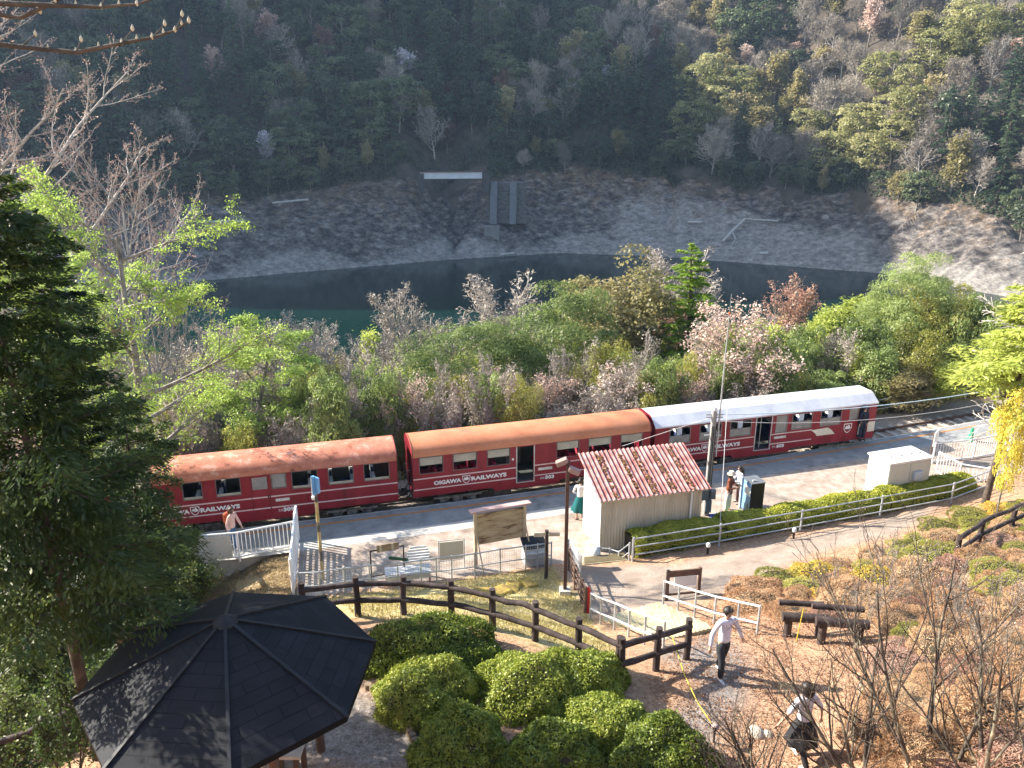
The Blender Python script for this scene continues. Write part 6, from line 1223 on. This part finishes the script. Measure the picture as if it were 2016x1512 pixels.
# ---------------------------------------------------------------- people
skin_m = mat('skin', [(.42,.25,.17),(.5,.32,.23)], 6, .55); hair_m = mat('hair_dark', [(.012,.009,.008),(.03,.022,.018)], 12, .5, .3, 60); hair_b = mat('hair_brown', [(.05,.025,.015),(.09,.045,.028)], 12, .5, .3, 60)
def cloth(n, a, b): return mat(n, [a, b], 7, .85, .15, 25)
def skel(name, verts, edges, m, parent, sub=2, root=0):
    me = bpy.data.meshes.new(name); me.from_pydata([v[:3] for v in verts], edges, []); me.materials.append(m)
    o = bpy.data.objects.new(name, me); COL.objects.link(o); o.parent = parent
    sk = o.modifiers.new('skin', 'SKIN'); sk.use_smooth_shade = True; sk.branch_smoothing = .3
    if not me.skin_vertices: me.skin_vertices.new() if hasattr(me.skin_vertices, 'new') else None
    for i, v in enumerate(verts):
        d = me.skin_vertices[0].data[i]; r = v[3]; d.radius = (r, r) if not hasattr(r, '__len__') else r; d.use_root = (i == root)
    sb = o.modifiers.new('sub', 'SUBSURF'); sb.levels = sub; sb.render_levels = sub
    return o
def person(label, base, rz, H=1.65, arms=None, legs=None, lean=0., top=None, bottom=None, shoes=None, hair='short', skirt=None, hat=None, extra=None, sleeves=2, hairm=None, headyaw=0.):
    """faces local -y. arms/legs: per side (upper direction, lower direction)"""
    t = thing('person', label, 'person', base, rz); u = H/7.5; s = H/1.65; hm = hairm or hair_m
    hip = .50*H; L1 = .245*H; L2 = .235*H
    def V_(a): return Vector(a)
    pel = V_((0, 0, hip)); ch = pel+V_((0, -lean*.22, .18*H)); nk = pel+V_((0, -lean*.42, .315*H)); hd = nk+V_((0, -.015-lean*.06, .085*H)); crown_ = hd+V_((0, -.005, .055*H))
    verts = [(*pel, .085*s), (*(pel.lerp(ch, .5)), (.085*s, .07*s)), (*ch, (.125*s, .095*s)), (*(nk-V_((0, 0, .04*s))), (.09*s, .065*s)), (*nk, .045*s), (*(nk+V_((0, -.005, .03*s))), .042*s), (*(hd+V_((0, -.004, -.025*s))), .068*s), (*(hd+V_((0, 0, .02*s))), .083*s), (*(crown_-V_((0, 0, .005))), .07*s)]
    edges = [(i, i+1) for i in range(8)]; J = {}
    legs = legs or (((.0, 0, -1), (0, 0, -1)), ((0, 0, -1), (0, 0, -1))); arms = arms or (((-.15, 0, -1), (0, -.1, -1)), ((.15, 0, -1), (0, -.1, -1)))
    for i, sd in enumerate((-1, 1)):
        a = pel+V_((sd*.085*s, 0, -.03*s)); k = a+V_(legs[i][0]).normalized()*L1; f = k+V_(legs[i][1]).normalized()*L2; toe = f+V_((sd*.02, -.15*s, -.03*s)); b = len(verts)
        verts += [(*a, .085*s), (*a.lerp(k, .5), .07*s), (*k, .05*s), (*k.lerp(f, .35), .052*s), (*f, .033*s), (*toe, .028*s)]; edges += [(0, b)]+[(b+j, b+j+1) for j in range(5)]; J['leg%d' % i] = (a, k, f, toe)
    for i, sd in enumerate((-1, 1)):
        a = nk+V_((sd*.165*s, 0, -.055*s)); e = a+V_(arms[i][0]).normalized()*.175*H; w_ = e+V_(arms[i][1]).normalized()*.15*H; d = V_(arms[i][1]).normalized(); pm = w_+d*.045*s; b = len(verts)
        verts += [(*(nk+V_((sd*.08*s, 0, -.05*s))), .05*s), (*a, .05*s), (*a.lerp(e, .5), .04*s), (*e, .035*s), (*w_, .023*s), (*pm, (.032*s, .018*s))]; edges += [(3, b)]+[(b+j, b+j+1) for j in range(5)]; J['arm%d' % i] = (a, e, w_, pm)
        side = d.cross(Vector((0, 1, 0))); side = side.normalized() if side.length > .1 else Vector((1, 0, 0)); curl = Vector((0, -1, 0))*.35
        for j, (o_, ln) in enumerate(((-.03, .06), (-.01, .075), (.01, .07), (.03, .055))):
            c = len(verts); p0 = pm+side*o_*s+d*.02*s; p1 = p0+d*ln*.5*s; p2 = p1+(d+curl).normalized()*ln*.5*s; verts += [(*p0, .009*s), (*p1, .0085*s), (*p2, .007*s)]; edges += [(b+5, c), (c, c+1), (c+1, c+2)]
        c = len(verts); p0 = w_+d*.02*s+side*.03*s*-sd; p1 = p0+(d+side*-sd*.8).normalized()*.03*s; verts += [(*p0, .011*s), (*p1, .009*s), (*(p1+d*.025*s), .008*s)]; edges += [(b+4, c), (c, c+1), (c+1, c+2)]
    # nose and ears grow out of the head
    c = len(verts); verts += [(hd.x, hd.y-.085*s, hd.z-.005*s, .013*s)]; edges += [(7, c)]
    skel('body', verts, edges, skin_m, t, 1)
    for sd in (-1, 1):
        mb = MB(); mb.lathe([(.002, -.009*s), (.010*s, 0), (.002, .009*s)], 8, c=(hd.x+sd*.03*s, hd.y-.079*s, hd.z+.012*s)); mb.build('eye', hair_m, t); mb = MB(); mb.lathe([(.003, -.025*s), (.015*s, 0), (.003, .028*s)], 8, c=(hd.x+sd*.083*s, hd.y, hd.z)); mb.build('ear', skin_m, t)
    mb = MB(); mb.box((hd.x, hd.y-.076*s, hd.z-.04*s), (.045*s, .012*s, .009*s)); mb.build('mouth', mat('lips', [(.35,.1,.09),(.4,.13,.12)], 3, .5), t)
    e_ = 1.22
    tv = [(*(pel-V_((0, 0, .05*s))), .150*s), (*pel.lerp(ch, .5), (.122*s, .105*s)), (*ch, (.14*s, .112*s)), (*(nk-V_((0, 0, .045*s))), (.105*s, .08*s)), (*(nk-V_((0, 0, .005))), .052*s)]; te = [(0, 1), (1, 2), (2, 3), (3, 4)]
    for i in (0, 1):
        a, e, w_, pm = J['arm%d' % i]; b = len(tv); q = [(*a, .062*s), (*a.lerp(e, .5), .054*s), (*e, .048*s)]; 
        if sleeves > 1: q += [(*e.lerp(w_, .55), .044*s), (*e.lerp(w_, .93), .036*s)]
        tv += q; te += [(3, b)]+[(b+j, b+j+1) for j in range(len(q)-1)]
    tp = skel('shirt', tv, te, top, t, 2)
    if skirt:
        m, zl, rl, dx = skirt; mb = MB(); n = 28; z0 = hip+.06*H; pr = []
        for k in range(9):
            f = k/8; z = z0+(zl-z0)*f; r = .115*s+(rl-.115*s)*f**.8; pr.append((r, z, f))
        vs_ = [((r*(1+.09*f*sin(7*a)+.04*f*sin(13*a)))*cos(a)+dx*f, (r*(1+.09*f*sin(7*a)))*sin(a)*.85-.0, z) for r, z, f in pr for a in [2*pi*j/n for j in range(n)]]
        mb.add(vs_, [(i*n+j, i*n+(j+1) % n, (i+1)*n+(j+1) % n, (i+1)*n+j) for i in range(8) for j in range(n)], 0, True); mb.build('skirt', m, t)
    if bottom:
        lv = [(*(pel+V_((0, 0, .10*s))), .125*s), (*(pel-V_((0, 0, .02))), .130*s)]; le = [(0, 1)]; wd_ = bottom[1]
        for i in (0, 1):
            a, k, f, toe = J['leg%d' % i]; b = len(lv); lv += [(*a, .096*s), (*a.lerp(k, .5), .08*s*wd_), (*k, .066*s*wd_), (*k.lerp(f, .5), .064*s*wd_), (*k.lerp(f, .93), .056*s*wd_)]; le += [(1, b)]+[(b+j, b+j+1) for j in range(4)]
        skel('trousers', lv, le, bottom[0], t, 2)
    for i in (0, 1):
        a, k, f, toe = J['leg%d' % i]; skel('shoe', [(*(f+V_((0, .035*s, -.015*s))), .042*s), (*f.lerp(toe, .5), .043*s), (*(toe+V_((0, -.02*s, 0))), .034*s)]+([(*(f+V_((0, 0, .09*s))), .042*s)] if shoes[1] else []), [(0, 1), (1, 2)]+([(0, 3)] if shoes[1] else []), shoes[0], t, 2)
    if hair != 'none':
        mb = MB(); n = 14; c = hd+V_((0, .012*s, .018*s)); rr = .1*s; pr = [(rr*.62, -.07*s), (rr*.95, -.02*s), (rr*1.02, .03*s), (rr*.85, .07*s), (rr*.5, .098*s), (rr*.1, .108*s)]
        mb.lathe(pr, n, c=tuple(c), sy=1.02)
        for i_, v in enumerate(mb.v):
            if v[1] < hd.y-.035*s and v[2] < hd.z+.04*s: mb.v[i_] = (v[0]*1.0, hd.y-.03*s, v[2])
        if hair == 'long': mb.tube([c+V_((0, .04*s, 0)), c+V_((0, .09*s, -.12*s)), c+V_((0, .11*s, -.3*s)), c+V_((0, .10*s, -.46*s))], [.085*s, .095*s, .085*s, .02], 10)
        if hair == 'bun': mb.lathe([(.01, .09*s), (.05*s, .12*s), (.045*s, .16*s), (.01, .18*s)], 10, c=(c.x, c.y+.02*s, c.z))
        if hair == 'bob': mb.tube([c+V_((0, .02*s, .03*s)), c+V_((0, .035*s, -.06*s)), c+V_((0, .035*s, -.12*s))], [.1*s, .108*s, .085*s], 12)
        mb.build('hair', hm, t)
    if hat: 
        mb = MB(); c = hd+V_((0, 0, .05*s))
        if hat[1] == 'bucket': mb.lathe([(.17*s, -.02*s), (.168*s, -.012*s), (.105*s, .02*s), (.10*s, .09*s), (.06*s, .105*s)], 18, c=tuple(c))
        else: mb.lathe([(.10*s, -.0), (.10*s, .04*s), (.125*s, .07*s), (.11*s, .085*s), (.02, .09*s)], 18, c=tuple(c)); mb.box(c+V_((0, -.12*s, .005)), (.14*s, .09*s, .012))
        mb.build('hat', hat[0], t)
    if extra: extra(t, J, s, hd, nk, pel, ch)
    return t, J
F_ = lambda *a: tuple(a)
wsh = cloth('shirt_white', (.62,.6,.62), (.74,.72,.74)); wsh2 = cloth('shirt_lilac_white', (.60,.58,.66), (.72,.70,.78))
person('person in white blouse and long teal skirt walking beside the shed', at(1141, 1019, 0), R(165), 1.62, ((( -.35, -.1, -1), (.35, -.6, -.5)), ((.35, -.1, -1), (-.35, -.6, -.5))), (((0, -.22, -1), (0, .1, -1)), ((0, .2, -1), (0, .35, -1))), .02, wsh, None, (mat('shoe_brown', [(.06,.025,.02),(.1,.04,.03)], 3, .5), False), 'bun', (cloth('skirt_teal', (.0,.07,.075), (.0,.11,.11)), .30, .31, .02))
def bag(t, J, s, hd, nk, pel, ch):
    mb = MB(); mb.b2(-.2*s, -.05*s, -.17*s, -.1*s, .78, .95); mb.tube([(-.1, -.1, .93), (.05, -.12, 1.15), (.11, -.02, 1.33)], .012, 5); mb.build('shoulder_bag', cloth('bag_brown', (.04,.02,.015), (.08,.045,.03)), t, bevel=.02)
person('person in bucket hat, brown blouse and wide white trousers looking at a phone', at(1431, 1005, 0), R(55), 1.66, (((-.25, -.25, -1), (.35, -.8, .2)), ((.25, -.25, -1), (-.35, -.8, .2))), (((-.06, 0, -1), (0, 0, -1)), ((.06, 0, -1), (0, 0, -1))), .08, cloth('blouse_rust', (.14,.04,.02), (.24,.07,.035)), (cloth('trousers_cream', (.62,.58,.5), (.74,.7,.62)), 1.5), (mat('boot_mustard', [(.5,.28,.03),(.6,.36,.06)], 3, .6), True), 'bob', None, (cloth('hat_cream', (.6,.5,.38), (.7,.6,.48)), 'bucket'), bag, hairm=hair_b)
person('person with long dark hair in white top and brown trousers by the black box', at(1453, 990, 0), R(-75), 1.6, (((-.2, -.3, -1), (.3, -.8, .1)), ((.2, -.3, -1), (-.3, -.8, .1))), (((-.04, 0, -1), (0, 0, -1)), ((.04, 0, -1), (0, 0, -1))), .08, wsh, (cloth('trousers_brown', (.06,.03,.03), (.10,.055,.05)), 1.0), (mat('shoe_black', [(.01,.01,.01),(.02,.02,.02)], 3, .5), True), 'long')
def pack(t, J, s, hd, nk, pel, ch):
    mb = MB(); mb.box((0, .17*s, ch.z+.06), (.26, .14, .36)); mb.build('backpack', cloth('bag_rust', (.3,.06,.02), (.42,.1,.035)), t, bevel=.04)
person('person in pink sweater with rust backpack walking behind the white railing', at(462, 1078, 0), R(75), 1.6, (((-.2, .3, -1), (0, -.1, -1)), ((.2, -.3, -1), (0, -.5, -1))), (((0, -.3, -1), (0, -.05, -1)), ((0, .3, -1), (0, .55, -1))), .08, cloth('sweater_pink', (.6,.36,.3), (.7,.48,.42)), (cloth('jeans_blue', (.03,.08,.18), (.06,.13,.26)), 1.0), (white, False), 'bob', None, None, pack, hairm=hair_b)
person('person in white long-sleeved shirt and dark jeans walking on the gravel path', gp(1418, 1330), R(20), 1.72, (((-.5, .1, -1), (-.25, -.25, -1)), ((.45, -.1, -1), (.5, .1, -1))), (((0, -.3, -1), (0, .0, -1)), ((0, .22, -1), (0, .4, -1))), .1, wsh2, (cloth('jeans_black', (.015,.018,.022), (.035,.04,.045)), 1.05), (white, False), 'short', hairm=hair_m)
person('person in lilac-white short top and black skirt striding at the bottom of the picture', gp(1572, 1498), R(-160), 1.68, (((-.6, .2, -1), (-.2, -.1, -1)), ((.6, -.1, -1), (.45, -.25, -.9))), (((0, -.35, -1), (0, .0, -1)), ((0, .3, -1), (0, .6, -1))), .06, wsh2, (cloth('tights_black', (.012,.012,.014), (.025,.025,.03)), .85), (white, False), 'bob', (cloth('skirt_black', (.01,.01,.012), (.022,.022,.026)), .46, .30, .0), sleeves=1)
cp = at(1697, 856, .42)
q = A603.lerp(B603, F6(1697)/(B603-A603).length); person('train conductor in navy uniform and peaked cap leaning out of the cab doorway', Vector((q.x+.03, q.y-.12, .36)), R(15), 1.62, None, None, .0, cloth('uniform_navy', (.01,.014,.03), (.02,.026,.05)), (cloth('uniform_navy', None, None) if False else mat('uniform_navy', None), 1.0), (mat('shoe_black', None), False), 'short', None, (mat('uniform_navy', None), 'cap'))
# ---------------------------------------------------------------- haze over the valley
hm_ = bpy.data.materials.new('haze'); hm_.use_nodes = True; nt = hm_.node_tree; nt.nodes.clear(); pv = nt.nodes.new('ShaderNodeVolumePrincipled'); pv.inputs['Color'].default_value = (.50, .70, 1, 1); pv.inputs['Density'].default_value = .00019; pv.inputs['Anisotropy'].default_value = .2
o_ = nt.nodes.new('ShaderNodeOutputMaterial'); nt.links.new(pv.outputs[0], o_.inputs['Volume'])
mb = MB(); mb.b2(-720, 720, -60, 620, -45, 305); hz = mb.build('haze', hm_); tag(hz, 'thin blue haze over the valley', 'haze', kind='stuff')
for k in list(bpy.data.objects):
    for a in ('_h', '_r'):
        if a in k: del k[a]
